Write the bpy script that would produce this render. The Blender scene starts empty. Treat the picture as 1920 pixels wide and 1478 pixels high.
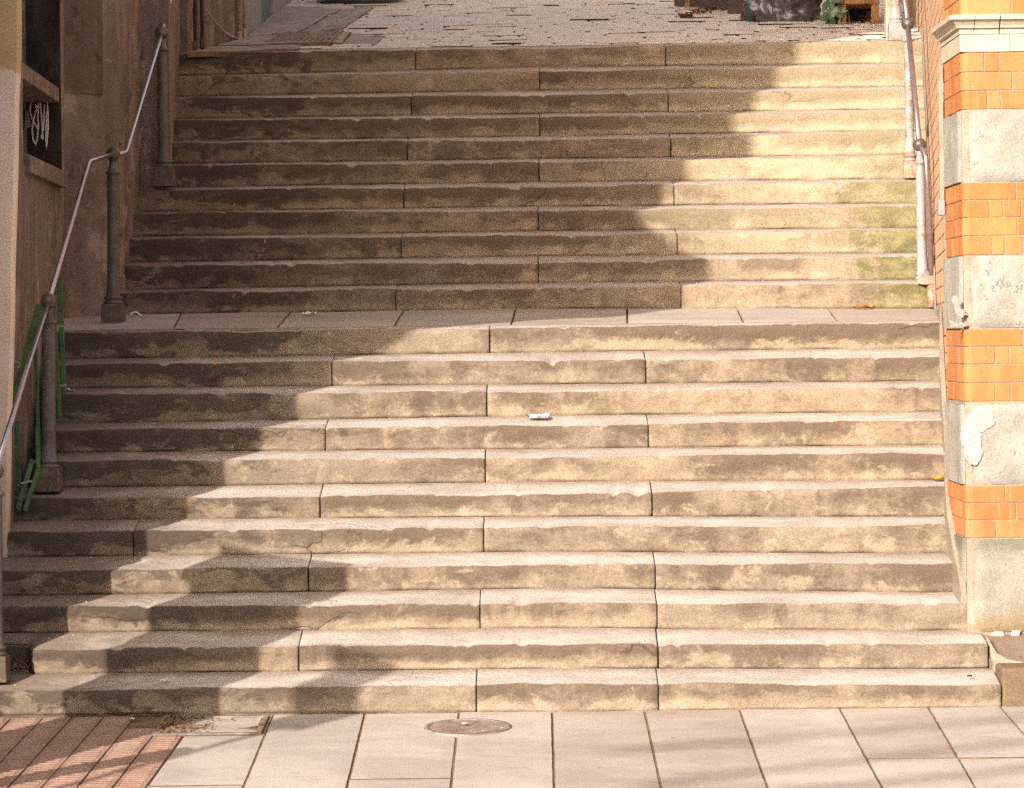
import bpy, math, random
from mathutils import Vector, Matrix, noise as mnoise

S = bpy.context.scene
COL = S.collection
rnd = random.Random(7)

# ------------------------------------------------------------------ camera
F, XV, YH, D0, RHO = 6200.0, 1000.0, 630.0, 20.0, 0.0115   # focal length and principal point of the 1920 px photograph
cam = bpy.data.cameras.new('camera'); cam_o = bpy.data.objects.new('camera', cam); COL.objects.link(cam_o)
S.camera = cam_o
cam.sensor_fit = 'HORIZONTAL'; cam.sensor_width = 36; cam.lens = F / 1920 * 36
cam.shift_x = (960 - XV) / 1920; cam.shift_y = (YH - 739) / 1920
cam.clip_start = .1; cam.clip_end = 400

def ab(px, py):
    dx, dy = px - XV, py - YH
    return (dx - RHO * dy) / F, (dy + RHO * dx) / F
HC = ab(1030, 1334.8)[1] * D0
cam_o.location = (0, -D0, HC)
cam_o.rotation_euler = (math.pi / 2, RHO, 0)

# ------------------------------------------------------------------ light
AZ, EL = math.radians(31.5), math.radians(26)
sun = bpy.data.lights.new('sun', 'SUN'); sun.energy = 3.5; sun.angle = math.radians(.53); sun.color = (1, .91, .80)
sun_o = bpy.data.objects.new('sun', sun); COL.objects.link(sun_o); sun_o.location = (-20, -30, 25)
sdir = Vector((-math.sin(AZ) * math.cos(EL), -math.cos(AZ) * math.cos(EL), math.sin(EL)))
sun_o.rotation_euler = sdir.to_track_quat('Z', 'Y').to_euler()
W = bpy.data.worlds.new('World'); S.world = W; W.use_nodes = True
nt = W.node_tree; nt.nodes.clear()
sky = nt.nodes.new('ShaderNodeTexSky'); sky.sky_type = 'NISHITA'; sky.sun_disc = False
sky.sun_elevation = EL; sky.sun_rotation = math.radians(180) + AZ
sky.air_density = 1.0; sky.dust_density = 3.5; sky.ozone_density = .6
hs = nt.nodes.new('ShaderNodeHueSaturation'); hs.inputs['Saturation'].default_value = .38
bg = nt.nodes.new('ShaderNodeBackground'); bg.inputs['Strength'].default_value = .14
wo = nt.nodes.new('ShaderNodeOutputWorld')
tint = nt.nodes.new('ShaderNodeMix'); tint.data_type = 'RGBA'; tint.blend_type = 'MULTIPLY'; tint.inputs[0].default_value = 1; tint.inputs[7].default_value = (1, .91, .83, 1)   # the photograph's warm white balance
nt.links.new(sky.outputs[0], hs.inputs['Color']); nt.links.new(hs.outputs[0], tint.inputs[6]); nt.links.new(tint.outputs[2], bg.inputs[0]); nt.links.new(bg.outputs[0], wo.inputs[0])
S.view_settings.view_transform = 'Standard'; S.view_settings.look = 'None'
S.view_settings.gamma = 1; S.view_settings.use_curve_mapping = False
S.view_settings.exposure = 1.10
S.render.engine = 'CYCLES'; S.cycles.max_bounces = 6; S.cycles.use_denoising = False

# ------------------------------------------------------------------ geometry of the place
def P(px, py, Y):
    a, b = ab(px, py); d = Y + D0
    return Vector((a * d, Y, HC - b * d))
PS = .067                                                    # the pavement rises gently towards the steps
def pav(px, py, dz=0):
    a, b = ab(px, py); d = (HC + PS * D0 - dz) / (b + PS)
    return Vector((a * d, d - D0, HC - b * d))
def vplane(A, B, px, py):                                    # point on the upright wall through A, B
    a, b = ab(px, py); (x0, y0), (x1, y1) = A, B
    m = (x1 - x0) / (y1 - y0); d = (x0 - m * (y0 + D0)) / (a - m)
    return Vector((a * d, d - D0, HC - b * d))
TR, LD = .36, 2.0
def Yi(i): return TR * i if i <= 10 else 10 * TR + LD + TR * (i - 11)
TOPS = [[1288.8,1280.7,1283.4],[1215,1208.4,1206.8],[1133.2,1130,1131.9],[1065.5,1058,1057],[993,988,987],[930.3,926.5,916],[862.7,857.8,850.6],[801.8,796.7,789.7],[737.5,734.2,728.5],[678.4,674.6,670.7],[620.8,614.5,607],
[545,539,531],[494.7,491.3,481],[445.6,441.1,432.4],[398.5,395.2,385.7],[353.7,351,340],[309,304.5,294.4],[265.3,262.5,248.7],[223.7,219.8,209],[182.7,177.6,168.5],[142,133.1,123.8],[98.4,89.3,79]]
BOTS = [[1337.5,1334.8,1328.6],[1259.9,1253.6,1254.5],[1183.3,1177.9,1181.4],[1111.6,1103.4,1109.4],[1040.4,1034.4,1037.7],[972.8,968.8,969],[910.5,903.3,900.8],[846,841.6,836],[789,779.2,773.5],[725.4,720.8,716],[668.9,660.4,654.5],
[586.7,577.6,578.6],[540,529.2,525],[489.2,479.7,474.6],[440.9,433,428],[395.4,387.1,381.6],[349.8,341.5,336],[306,297.8,291],[262.9,255.2,246],[221.3,212.7,206],[179.6,169.1,163.4],[140,125.8,119.7]]
def zcurve(tab, i):
    q = [P(c, y, Yi(i)) for c, y in zip((450, 1030, 1600), tab[i])]
    def f(X):
        if X < q[1].x: a, b = q[0], q[1]
        else: a, b = q[1], q[2]
        t = (X - a.x) / (b.x - a.x)
        t = max(-.25, min(1.25, t))
        return a.z + (b.z - a.z) * t
    return f
ZT = [zcurve(TOPS, i) for i in range(22)]
ZB = [zcurve(BOTS, i) for i in range(22)]
SS = .147                                                    # the street climbs on behind the top step
_s0 = ZT[21](0)
def zst(X, Y): return _s0 + .004 * X + .05 + SS * (Y - 9.56)
def st(px, py):
    a, b = ab(px, py); k = _s0 + .05 - SS * (9.56 + D0)
    d = (HC - k) / (b + SS - .004 * a) if True else 0
    return Vector((a * d, d - D0, HC - b * d))
ZB.append(lambda X: zst(X, 9.56))

# ------------------------------------------------------------------ small builders
def fbm(x, y, z, o=4):
    return mnoise.fractal(Vector((x, y, z)), 1.0, 2.0, o)
class MB:
    def __init__(s): s.v, s.f, s.m = [], [], []
    def add(s, vs, fs, mi=0):
        o = len(s.v); s.v += [tuple(v) for v in vs]; s.f += [tuple(i + o for i in f) for f in fs]; s.m += [mi] * len(fs)
    def hexa(s, c, mi=0):                                    # 4 bottom corners (counter-clockwise), 4 top corners
        s.add(c, [(3,2,1,0),(4,5,6,7),(0,1,5,4),(1,2,6,5),(2,3,7,6),(3,0,4,7)], mi)
    def box(s, x0, x1, y0, y1, z0, z1, mi=0):
        s.hexa([(x0,y0,z0),(x1,y0,z0),(x1,y1,z0),(x0,y1,z0),(x0,y0,z1),(x1,y0,z1),(x1,y1,z1),(x0,y1,z1)], mi)
    def wall(s, A, B, z0, z1, th, mi=0):                     # upright slab on line A-B, thickness to the left of A->B
        a, b = Vector(A), Vector(B); d = (b - a).normalized(); n = Vector((-d.y, d.x)) * th
        q = [a, b, b + n, a + n]
        s.hexa([(p.x, p.y, z0) for p in q] + [(p.x, p.y, z1) for p in q], mi)
    def bar(s, a, b, w, h, up=(0, 0, 1), mi=0):              # rectangular bar from a to b
        a, b = Vector(a), Vector(b); d = (b - a).normalized(); sd = d.cross(Vector(up)).normalized(); u = sd.cross(d)
        o = [(-w/2, -h/2), (w/2, -h/2), (w/2, h/2), (-w/2, h/2)]
        s.add([p + sd * x + u * y for p in (a, b) for x, y in o], [(0,1,2,3),(7,6,5,4),(0,4,5,1),(1,5,6,2),(2,6,7,3),(3,7,4,0)], mi)
    def tube(s, pts, r, n=10, mi=0):
        pts = [Vector(p) for p in pts]; o = []; up = Vector((.13, .2, 1)).normalized(); vs = []; fs = []
        for i, p in enumerate(pts):
            d = (pts[min(i+1, len(pts)-1)] - pts[max(i-1, 0)]).normalized()
            if abs(d.dot(up)) > .95: up = Vector((1, .1, 0)).normalized()
            a = d.cross(up).normalized(); b = a.cross(d)
            rr = r[i] if isinstance(r, (list, tuple)) else r
            vs += [p + (a * math.cos(2*math.pi*k/n) + b * math.sin(2*math.pi*k/n)) * rr for k in range(n)]
        for i in range(len(pts) - 1):
            fs += [(i*n+k, i*n+(k+1) % n, (i+1)*n+(k+1) % n, (i+1)*n+k) for k in range(n)]
        fs += [tuple(range(n))[::-1], tuple((len(pts)-1)*n + k for k in range(n))]
        s.add(vs, fs, mi)
    def lathe(s, c, prof, n=20, mi=0):                       # prof: (radius, height above c)
        c = Vector(c); vs = []; fs = []
        for r, z in prof:
            vs += [c + Vector((r*math.cos(2*math.pi*k/n), r*math.sin(2*math.pi*k/n), z)) for k in range(n)]
        for i in range(len(prof) - 1):
            fs += [(i*n+k, i*n+(k+1) % n, (i+1)*n+(k+1) % n, (i+1)*n+k) for k in range(n)]
        fs += [tuple(range(n))[::-1], tuple((len(prof)-1)*n + k for k in range(n))]
        s.add(vs, fs, mi)
    def ball(s, c, r, n=20, m=12, sq=1, mi=0):
        s.lathe(c, [(max(.0005, r*math.sin(math.pi*i/m)), -r*sq*math.cos(math.pi*i/m)) for i in range(m+1)], n, mi)
    def build(s, name, mats, parent=None, smooth=False, bevel=0, seg=2):
        me = bpy.data.meshes.new(name); me.from_pydata(s.v, [], s.f)
        for m in (mats if isinstance(mats, (list, tuple)) else [mats]): me.materials.append(m)
        me.polygons.foreach_set('material_index', s.m)
        if smooth: me.polygons.foreach_set('use_smooth', [True] * len(s.f))
        me.update()
        o = bpy.data.objects.new(name, me); COL.objects.link(o)
        if bevel:
            b = o.modifiers.new('bevel', 'BEVEL'); b.width = bevel; b.segments = seg; b.limit_method = 'ANGLE'; b.harden_normals = False
        if parent is not None:
            o.parent = parent
            if parent.type == 'EMPTY': o.matrix_parent_inverse = Matrix.Translation(-parent.location)
        return o
def tag(o, label, cat, group=None, kind=None):
    if label: o['label'] = label
    if cat: o['category'] = cat
    if group: o['group'] = group
    if kind: o['kind'] = kind
    return o
def thing(name, loc, label, cat, group=None):
    e = bpy.data.objects.new(name, None); COL.objects.link(e); e.location = loc; e.empty_display_size = .1
    return tag(e, label, cat, group)
def structure(o): o['kind'] = 'structure'; return o

# ------------------------------------------------------------------ materials
class NT:
    def __init__(s, name):
        s.m = bpy.data.materials.new(name); s.m.use_nodes = True; s.t = s.m.node_tree
        s.b = s.t.nodes['Principled BSDF']; s.geo = s.t.nodes.new('ShaderNodeNewGeometry')
        s.pos = s.geo.outputs['Position']
    def link(s, a, b): s.t.links.new(a, b)
    def val(s, sock, v):
        if hasattr(v, 'links') or isinstance(v, bpy.types.NodeSocket): s.link(v, sock)
        elif sock.type == 'RGBA' and not hasattr(v, '__len__'): sock.default_value = (v, v, v, 1)
        elif sock.type == 'RGBA': sock.default_value = tuple(v[:3]) + (1,)
        else: sock.default_value = v
    def math(s, op, a, b=0, clamp=False):
        n = s.t.nodes.new('ShaderNodeMath'); n.operation = op; n.use_clamp = clamp
        s.val(n.inputs[0], a); s.val(n.inputs[1], b); return n.outputs[0]
    def mapv(s, scale=(1, 1, 1), loc=(0, 0, 0), vec=None):
        n = s.t.nodes.new('ShaderNodeMapping'); s.link(vec or s.pos, n.inputs[0]); n.inputs['Scale'].default_value = scale; n.inputs['Location'].default_value = loc
        return n.outputs[0]
    def noise(s, scale, detail=4, rough=.55, vec=None, dist=0):
        n = s.t.nodes.new('ShaderNodeTexNoise'); s.link(vec or s.pos, n.inputs['Vector'])
        n.inputs['Scale'].default_value = scale; n.inputs['Detail'].default_value = detail; n.inputs['Roughness'].default_value = rough; n.inputs['Distortion'].default_value = dist
        return n.outputs['Fac']
    def voro(s, scale, feature='DISTANCE_TO_EDGE', vec=None):
        n = s.t.nodes.new('ShaderNodeTexVoronoi'); n.feature = feature; s.link(vec or s.pos, n.inputs['Vector']); n.inputs['Scale'].default_value = scale
        return n.outputs['Distance']
    def ramp(s, v, lo, hi, smooth=True):                     # 0 below lo, 1 above hi
        n = s.t.nodes.new('ShaderNodeMapRange'); n.interpolation_type = 'SMOOTHSTEP' if smooth else 'LINEAR'
        s.val(n.inputs['Value'], v); n.inputs['From Min'].default_value = lo; n.inputs['From Max'].default_value = hi
        return n.outputs['Result']
    def mix(s, f, a, b, mode='MIX'):
        n = s.t.nodes.new('ShaderNodeMix'); n.data_type = 'RGBA'; n.blend_type = mode
        s.val(n.inputs[0], f); s.val(n.inputs[6], a); s.val(n.inputs[7], b); return n.outputs[2]
    def xyz(s):
        n = s.t.nodes.new('ShaderNodeSeparateXYZ'); s.link(s.pos, n.inputs[0]); return n.outputs
    def attr(s, name):
        n = s.t.nodes.new('ShaderNodeAttribute'); n.attribute_name = name; return n.outputs['Fac']
    def bump(s, h, strength=.5, dist=.01):
        n = s.t.nodes.new('ShaderNodeBump'); s.link(h, n.inputs['Height']); n.inputs['Strength'].default_value = strength; n.inputs['Distance'].default_value = dist
        s.link(n.outputs[0], s.b.inputs['Normal'])
    def done(s, col, rough=.85, metal=0, spec=.3):
        s.val(s.b.inputs['Base Color'], col); s.val(s.b.inputs['Roughness'], rough); s.b.inputs['Metallic'].default_value = metal
        s.b.inputs['Specular IOR Level'].default_value = spec
        return s.m

def grainy(n, col, amt=.35, scale=170):                      # the mineral speckle of stone
    g = n.noise(scale, 3, .7); g2 = n.noise(scale * .35, 3, .7)
    k = n.math('ADD', n.math('MULTIPLY', g, .6), n.math('MULTIPLY', g2, .4))
    k = n.math('ADD', n.math('MULTIPLY', n.math('SUBTRACT', k, .5), amt * 5), 1)
    return n.mix(1, col, k, 'MULTIPLY'), k

def mat_step():
    n = NT('worn_sandstone'); tv = n.attr('tv'); sid = n.attr('sid'); x, y, z = n.xyz()
    # every stone takes its own piece of the pattern
    off = n.t.nodes.new('ShaderNodeCombineXYZ'); n.link(n.math('MULTIPLY', sid, 37.0), off.inputs[0]); n.link(n.math('MULTIPLY', sid, 71.0), off.inputs[1]); n.link(n.math('MULTIPLY', sid, 53.0), off.inputs[2])
    sp = n.t.nodes.new('ShaderNodeVectorMath'); sp.operation = 'ADD'; n.link(n.pos, sp.inputs[0]); n.link(off.outputs[0], sp.inputs[1]); sp = sp.outputs[0]
    sid2 = n.math('FRACT', n.math('MULTIPLY', sid, 7.31)); sid3 = n.math('FRACT', n.math('MULTIPLY', sid, 13.7))
    stretch = n.mapv((.75, .6, 1.5), vec=sp)
    big = n.noise(1.5, 4, .55, n.mapv((.8, 1, 1), vec=sp)); mid = n.noise(6.0, 9, .66, stretch, .5); fine = n.noise(30, 7, .68, sp)
    drip = n.noise(5.5, 6, .6, n.mapv((1.6, 1, .22), vec=sp), .3)
    up = n.math('SUBTRACT', tv, .5)
    # how strongly the upper half of a riser is blackened varies from stone to stone and along it
    upk = n.math('ADD', n.math('MULTIPLY', n.ramp(sid2, .15, .95), .36), n.math('MULTIPLY', n.ramp(big, .38, .62), .24))
    grime = n.math('ADD', n.math('ADD', n.math('MULTIPLY', mid, .62), n.math('MULTIPLY', drip, .38)), n.math('MULTIPLY', up, upk))
    grime = n.math('ADD', grime, n.math('MULTIPLY', n.math('SUBTRACT', big, .5), .75))
    grime = n.math('ADD', grime, n.math('MULTIPLY', n.math('SUBTRACT', sid, .5), .16))
    grime = n.math('ADD', grime, n.math('MULTIPLY', n.math('SUBTRACT', fine, .5), .32))
    gd = n.ramp(grime, .34, .68)
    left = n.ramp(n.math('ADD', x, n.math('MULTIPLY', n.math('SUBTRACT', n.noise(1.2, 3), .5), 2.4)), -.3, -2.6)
    pale = n.ramp(n.math('SUBTRACT', n.math('ADD', n.noise(4.2, 8, .68, n.mapv((1, 1, 1.3), (7, 3, 1), sp), .6), n.math('MULTIPLY', fine, .3)), n.math('MULTIPLY', up, n.math('MULTIPLY', upk, .8))), .66, .80)
    base = n.mix(sid3, (.285, .215, .148), (.240, .188, .138))
    r = n.mix(gd, base, (.128, .092, .064))
    r = n.mix(n.math('MULTIPLY', pale, .6), r, (.40, .315, .22))
    # right of the upper flight: cleaner paler stone, with sunlight painted in too
    sun_pale = n.math('MULTIPLY', n.ramp(n.math('ADD', x, n.math('MULTIPLY', n.math('SUBTRACT', big, .5), 2.0)), .2, 2.2), n.ramp(y, 5.0, 7.4))
    r = n.mix(n.math('MULTIPLY', sun_pale, .75), r, n.mix(gd, (.50, .42, .29), (.34, .27, .175)))
    # ragged black patches where the left side never dries
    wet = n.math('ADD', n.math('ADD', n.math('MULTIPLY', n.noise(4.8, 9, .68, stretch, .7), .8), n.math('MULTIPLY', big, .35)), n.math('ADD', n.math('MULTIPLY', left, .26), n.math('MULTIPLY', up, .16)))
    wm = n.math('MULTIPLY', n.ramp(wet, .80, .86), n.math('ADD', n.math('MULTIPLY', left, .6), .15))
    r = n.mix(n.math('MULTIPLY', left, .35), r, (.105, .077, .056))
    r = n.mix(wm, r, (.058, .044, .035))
    # algae by the lower right of the upper flight
    d = n.math('ADD', n.ramp(x, 1.9, 3.15), n.math('ADD', n.math('MULTIPLY', n.math('SUBTRACT', n.noise(3.2, 8, .7), .5), 1.9), n.math('MULTIPLY', n.math('SUBTRACT', fine, .5), .7)))
    mz = n.math('MULTIPLY', n.ramp(y, 5.2, 5.7), n.ramp(y, 8.4, 6.0))
    alg = n.math('MULTIPLY', n.ramp(d, .50, .80), mz)
    r = n.mix(n.math('MULTIPLY', alg, .62), r, n.mix(n.ramp(mid, .42, .58), (.20, .185, .05), (.085, .10, .02)))
    # flaking beds: long, nearly level splits low on the risers
    wv = n.t.nodes.new('ShaderNodeVectorMath'); wv.operation = 'ADD'; n.link(n.mapv((.33, .5, 1.9), vec=sp), wv.inputs[0])
    nz = n.t.nodes.new('ShaderNodeTexNoise'); nz.inputs['Scale'].default_value = 3.0; nz.inputs['Detail'].default_value = 6; n.link(sp, nz.inputs['Vector'])
    nm = n.t.nodes.new('ShaderNodeVectorMath'); nm.operation = 'SCALE'; nm.inputs['Scale'].default_value = .45; n.link(nz.outputs['Color'], nm.inputs[0]); n.link(nm.outputs[0], wv.inputs[1])
    ed = n.voro(1.6, vec=wv.outputs[0])
    gate = n.math('MULTIPLY', n.ramp(n.noise(1.1, 3, vec=sp), .56, .64), n.ramp(sid2, .4, .6))
    crack = n.math('MULTIPLY', n.ramp(ed, .016, .004), gate)
    shelf = n.math('MULTIPLY', n.ramp(ed, .10, .0), gate)
    r = n.mix(n.math('MULTIPLY', crack, .5), r, (.06, .042, .03))
    # ---- tread
    tn = n.noise(3, 7, .62, n.mapv((.5, 1, 1), vec=sp))
    t = n.mix(n.ramp(tn, .32, .68), (.36, .308, .268), (.50, .44, .395))
    t = n.mix(n.math('MULTIPLY', n.ramp(mid, .55, .72), .35), t, (.29, .225, .17))
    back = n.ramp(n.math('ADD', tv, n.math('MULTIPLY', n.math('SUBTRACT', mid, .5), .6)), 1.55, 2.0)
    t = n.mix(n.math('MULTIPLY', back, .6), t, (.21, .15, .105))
    dirt = n.ramp(n.math('ADD', n.math('MULTIPLY', x, -1), n.math('MULTIPLY', n.math('SUBTRACT', mid, .5), 1.8)), 1.9, 3.1)
    t = n.mix(n.math('MULTIPLY', dirt, .8), t, (.18, .13, .095))
    spots = n.ramp(n.noise(30, 2, .4), .72, .76)
    t = n.mix(n.math('MULTIPLY', spots, .5), t, (.62, .58, .54))
    edge = n.math('ADD', tv, n.math('ADD', n.math('MULTIPLY', n.math('SUBTRACT', mid, .5), .26), n.math('MULTIPLY', n.math('SUBTRACT', fine, .5), .14)))
    c = n.mix(n.ramp(edge, .95, 1.10), r, t)
    c, k = grainy(n, c, .40)
    h = n.math('ADD', n.math('MULTIPLY', fine, .8), n.math('MULTIPLY', k, .2))
    h = n.math('SUBTRACT', n.math('ADD', h, n.math('MULTIPLY', mid, 1.1)), n.math('ADD', n.math('MULTIPLY', crack, 1.2), n.math('MULTIPLY', shelf, .5)))
    n.bump(h, .6, .013)
    return n.done(c, .85, 0, .2)

def mat_stone(name, c0, c1, c2=None, scale=3, spec=.2, bump=.5, grain=.3, rough=.88, thr=(.55, .68)):
    n = NT(name); a = n.noise(scale, 7, .6); b = n.noise(scale * 4.3, 7, .65)
    c = n.mix(n.ramp(a, .32, .68), c0, c1)
    if c2: c = n.mix(n.math('MULTIPLY', n.ramp(n.math('ADD', n.math('MULTIPLY', b, .6), n.math('MULTIPLY', a, .4)), *thr), .8), c, c2)
    c, k = grainy(n, c, grain)
    n.bump(n.math('ADD', b, n.math('MULTIPLY', k, .25)), bump, .012)
    return n.done(c, rough, 0, spec)

def mat_streak(name, c0, c1, c2, sc=(2.4, 2.4, .45)):        # old render: mottled, patched, rain-streaked
    n = NT(name); v = n.mapv(sc, (3, 1, 0)); a = n.noise(1.3, 7, .64, v, .8); b = n.noise(1.5, 8, .66, None, .6); f = n.noise(2.6, 6, .62, v, .3); m = n.noise(5, 9, .7)
    c = n.mix(n.ramp(a, .36, .64), c0, c1)
    c = n.mix(n.math('MULTIPLY', n.ramp(n.math('ADD', n.math('MULTIPLY', b, .6), n.math('MULTIPLY', m, .4)), .53, .60), .55), c, c2)
    c = n.mix(n.math('MULTIPLY', n.ramp(f, .58, .66), .5), c, c2)
    c = n.mix(n.math('MULTIPLY', n.ramp(m, .44, .34), .5), c, [q * .45 for q in c0])
    c = n.mix(n.math('MULTIPLY', n.ramp(n.noise(20, 3, .5), .73, .77), .5), c, [q * 1.5 for q in c2])
    c, k = grainy(n, c, .28, 120)
    n.bump(n.math('ADD', n.math('ADD', m, n.math('MULTIPLY', b, 1.2)), n.math('MULTIPLY', k, .3)), .7, .02)
    return n.done(c, .9, 0, .15)

def mat_plain(name, c, rough=.6, metal=0, spec=.4, var=.25, scale=8, bump=.15):
    n = NT(name); a = n.noise(scale, 6, .6); b = n.noise(scale * 9, 4, .6)
    k = n.math('ADD', n.math('MULTIPLY', n.math('SUBTRACT', n.math('ADD', n.math('MULTIPLY', a, .7), n.math('MULTIPLY', b, .3)), .5), var * 4), 1)
    n.bump(b, bump, .004)
    return n.done(n.mix(1, c, k, 'MULTIPLY'), rough, metal, spec)

def mat_rust(name, paint, rust, thr=.5, rough=.6, metal=0):
    n = NT(name); a = n.noise(9, 8, .65); b = n.noise(60, 4, .6)
    m = n.ramp(n.math('ADD', a, n.math('MULTIPLY', n.math('SUBTRACT', b, .5), .3)), thr - .05, thr + .06)
    c = n.mix(m, paint, rust); c, k = grainy(n, c, .2, 220)
    n.bump(n.math('ADD', m, n.math('MULTIPLY', b, .5)), .3, .004)
    return n.done(c, rough, metal, .4)

M = {}
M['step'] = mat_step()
def mat_flag(q=1, w=1):
    n = NT('pale_flagstone'); a = n.noise(1.3, 8, .62, n.mapv((.6, 1, 1)), .4); b = n.noise(7, 8, .68, n.mapv((.5, 1, 1))); f = n.noise(34, 4, .6, n.mapv((.35, 1, 1)))
    c = n.mix(n.ramp(a, .3, .7), (.335, .285, .25), (.455, .40, .355))
    c = n.mix(n.math('MULTIPLY', n.ramp(b, .55, .70), .5), c, (.28, .225, .185))
    c = n.mix(n.math('MULTIPLY', n.ramp(f, .66, .72), .5), c, (.22, .16, .12))
    c = n.mix(n.math('MULTIPLY', n.ramp(n.noise(24, 2, .4), .73, .76), .6), c, (.60, .56, .53))
    c = n.mix(n.math('MULTIPLY', n.ramp(n.voro(2.6, 'F1', n.mapv((1, .8, 1), (3, 1, 0))), .045, .03), .6), c, (.16, .13, .115))
    if q != 1: c = n.mix(1, c, (q, q * w, q * w * w), 'MULTIPLY')
    c, k = grainy(n, c, .24); n.bump(n.math('ADD', b, n.math('MULTIPLY', k, .25)), .3, .008)
    return n.done(c, .75, 0, .25)
M['flag'] = mat_flag(); M['flag2'] = mat_flag(.87, .97); M['flag3'] = mat_flag(.93, 1.02)
M['gutter'] = mat_stone('mossy_gutter_stone', (.25, .205, .165), (.38, .33, .285), (.17, .145, .095), 4, .3, .5, .3, .75)
M['gap'] = mat_stone('joint_dirt', (.13, .085, .05), (.22, .145, .085), (.07, .05, .03), 9)
M['redpave'] = mat_stone('red_paving_clay', (.245, .15, .112), (.315, .205, .158), (.16, .105, .08), 5, .2, .35, .3)
M['asphalt'] = mat_stone('asphalt', (.05, .05, .05), (.07, .068, .065), None, 4, .3, .6, .4)
M['sett'] = mat_stone('polished_setts', (.54, .455, .39), (.66, .575, .50), (.36, .285, .225), 5, .4, .35, .3, .5)
M['brick'] = None
def mat_brick():
    n = NT('orange_glazed_brick'); sid = n.attr('sid'); a = n.noise(3.5, 6, .6, n.mapv((1, 1, .55))); st_ = n.noise(6, 4, .6, n.mapv((3, 3, .3)))
    sid2 = n.math('FRACT', n.math('MULTIPLY', sid, 9.7))
    c = n.mix(sid, (.41, .155, .042), (.50, .23, .078))
    c = n.mix(n.math('MULTIPLY', sid2, .45), c, (.45, .20, .10))
    c = n.mix(n.math('MULTIPLY', n.ramp(a, .42, .7), .6), c, (.34, .10, .032))
    c = n.mix(n.math('MULTIPLY', n.ramp(st_, .56, .72), .5), c, (.50, .30, .16))
    soot = n.ramp(n.noise(9, 7, .7), .58, .72)
    c = n.mix(n.math('MULTIPLY', soot, .35), c, (.20, .09, .045))
    sp = n.ramp(n.noise(42, 3, .5), .70, .74)
    c = n.mix(n.math('MULTIPLY', sp, .55), c, (.52, .43, .35))
    c, k = grainy(n, c, .16, 140)
    n.bump(n.math('ADD', n.noise(14, 5), n.math('MULTIPLY', k, .2)), .3, .008)
    return n.done(c, .62, 0, .2)
M['brick'] = mat_brick()
M['mortar'] = mat_stone('lime_mortar', (.28, .22, .165), (.38, .31, .245), (.11, .07, .045), 8, .1, .6, .3)
def mat_ashlar():
    n = NT('rough_grey_ashlar'); a = n.noise(2.6, 8, .65, None, .5); b = n.noise(11, 8, .7); v = n.noise(3, 6, .65, n.mapv((2.5, 2.5, .35)), .5)
    c = n.mix(n.ramp(a, .35, .65), (.265, .245, .205), (.37, .345, .30))
    c = n.mix(n.math('MULTIPLY', n.ramp(v, .52, .66), .55), c, (.23, .20, .145))
    fl = n.ramp(n.math('ADD', n.math('MULTIPLY', a, .55), n.math('MULTIPLY', b, .45)), .575, .60)
    c = n.mix(n.math('MULTIPLY', fl, .5), c, (.42, .40, .365))
    pit = n.ramp(b, .36, .28); c = n.mix(n.math('MULTIPLY', pit, .5), c, (.17, .145, .105))
    c, k = grainy(n, c, .26)
    n.bump(n.math('ADD', n.math('ADD', n.math('MULTIPLY', fl, .35), b), n.math('MULTIPLY', k, .2)), .9, .014)
    return n.done(c, .9, 0, .15)
M['ashlar'] = mat_ashlar()
def mat_base():
    n = NT('stained_base_ashlar'); x, y, z = n.xyz(); a = n.noise(4, 7, .65)
    c = n.mix(n.ramp(a, .35, .65), (.235, .218, .175), (.295, .27, .22))
    g = n.math('ADD', n.ramp(z, .75, .98), n.math('MULTIPLY', n.math('SUBTRACT', a, .5), 1.6))
    g = n.math('MULTIPLY', n.ramp(g, .5, 1.0), n.ramp(z, 1.1, .95))
    c = n.mix(n.math('MULTIPLY', g, .7), c, (.13, .12, .075))
    c = n.mix(n.math('MULTIPLY', n.ramp(n.math('ADD', n.math('MULTIPLY', n.math('SUBTRACT', a, .5), .5), z), .62, .40), .75), c, (.25, .175, .085))
    c, k = grainy(n, c, .34); n.bump(n.math('ADD', a, n.math('MULTIPLY', k, .3)), .8, .012)
    return n.done(c, .9, 0, .15)
M['base'] = mat_base()
M['terra'] = mat_stone('cream_terracotta', (.43, .365, .265), (.50, .44, .345), (.34, .25, .14), 4, .3, .2, .16, .6)
M['plaster'] = mat_stone('white_plaster_patch', (.345, .33, .31), (.42, .40, .375), (.25, .23, .20), 9, .1, .7, .3)
M['render_d'] = mat_streak('dark_stained_render', (.155, .122, .104), (.25, .20, .172), (.40, .335, .29))
M['render_k'] = mat_streak('near_black_render', (.032, .026, .022), (.055, .043, .036), (.10, .078, .064))
M['render_g'] = mat_streak('grey_brown_render', (.095, .073, .06), (.15, .114, .092), (.22, .17, .137))
def mat_pil():
    n = NT('pink_and_ochre_plaster'); x, y, z = n.xyz(); a = n.noise(2.5, 6, .6)
    zz = n.math('ADD', z, n.math('MULTIPLY', n.math('SUBTRACT', n.noise(4, 5), .5), .5))
    c = n.mix(n.ramp(a, .35, .65), (.70, .54, .46), (.78, .62, .53))
    o = n.mix(n.ramp(a, .4, .6), (.52, .34, .18), (.62, .42, .23))
    c = n.mix(n.ramp(zz, 3.98, 4.02), c, o)
    low = n.ramp(zz, 1.75, 1.1)
    c = n.mix(n.math('MULTIPLY', low, .55), c, (.38, .27, .19))
    c, k = grainy(n, c, .16); n.bump(n.math('ADD', a, n.math('MULTIPLY', k, .2)), .4, .01)
    return n.done(c, .9, 0, .15)
M['pil'] = mat_pil()
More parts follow.
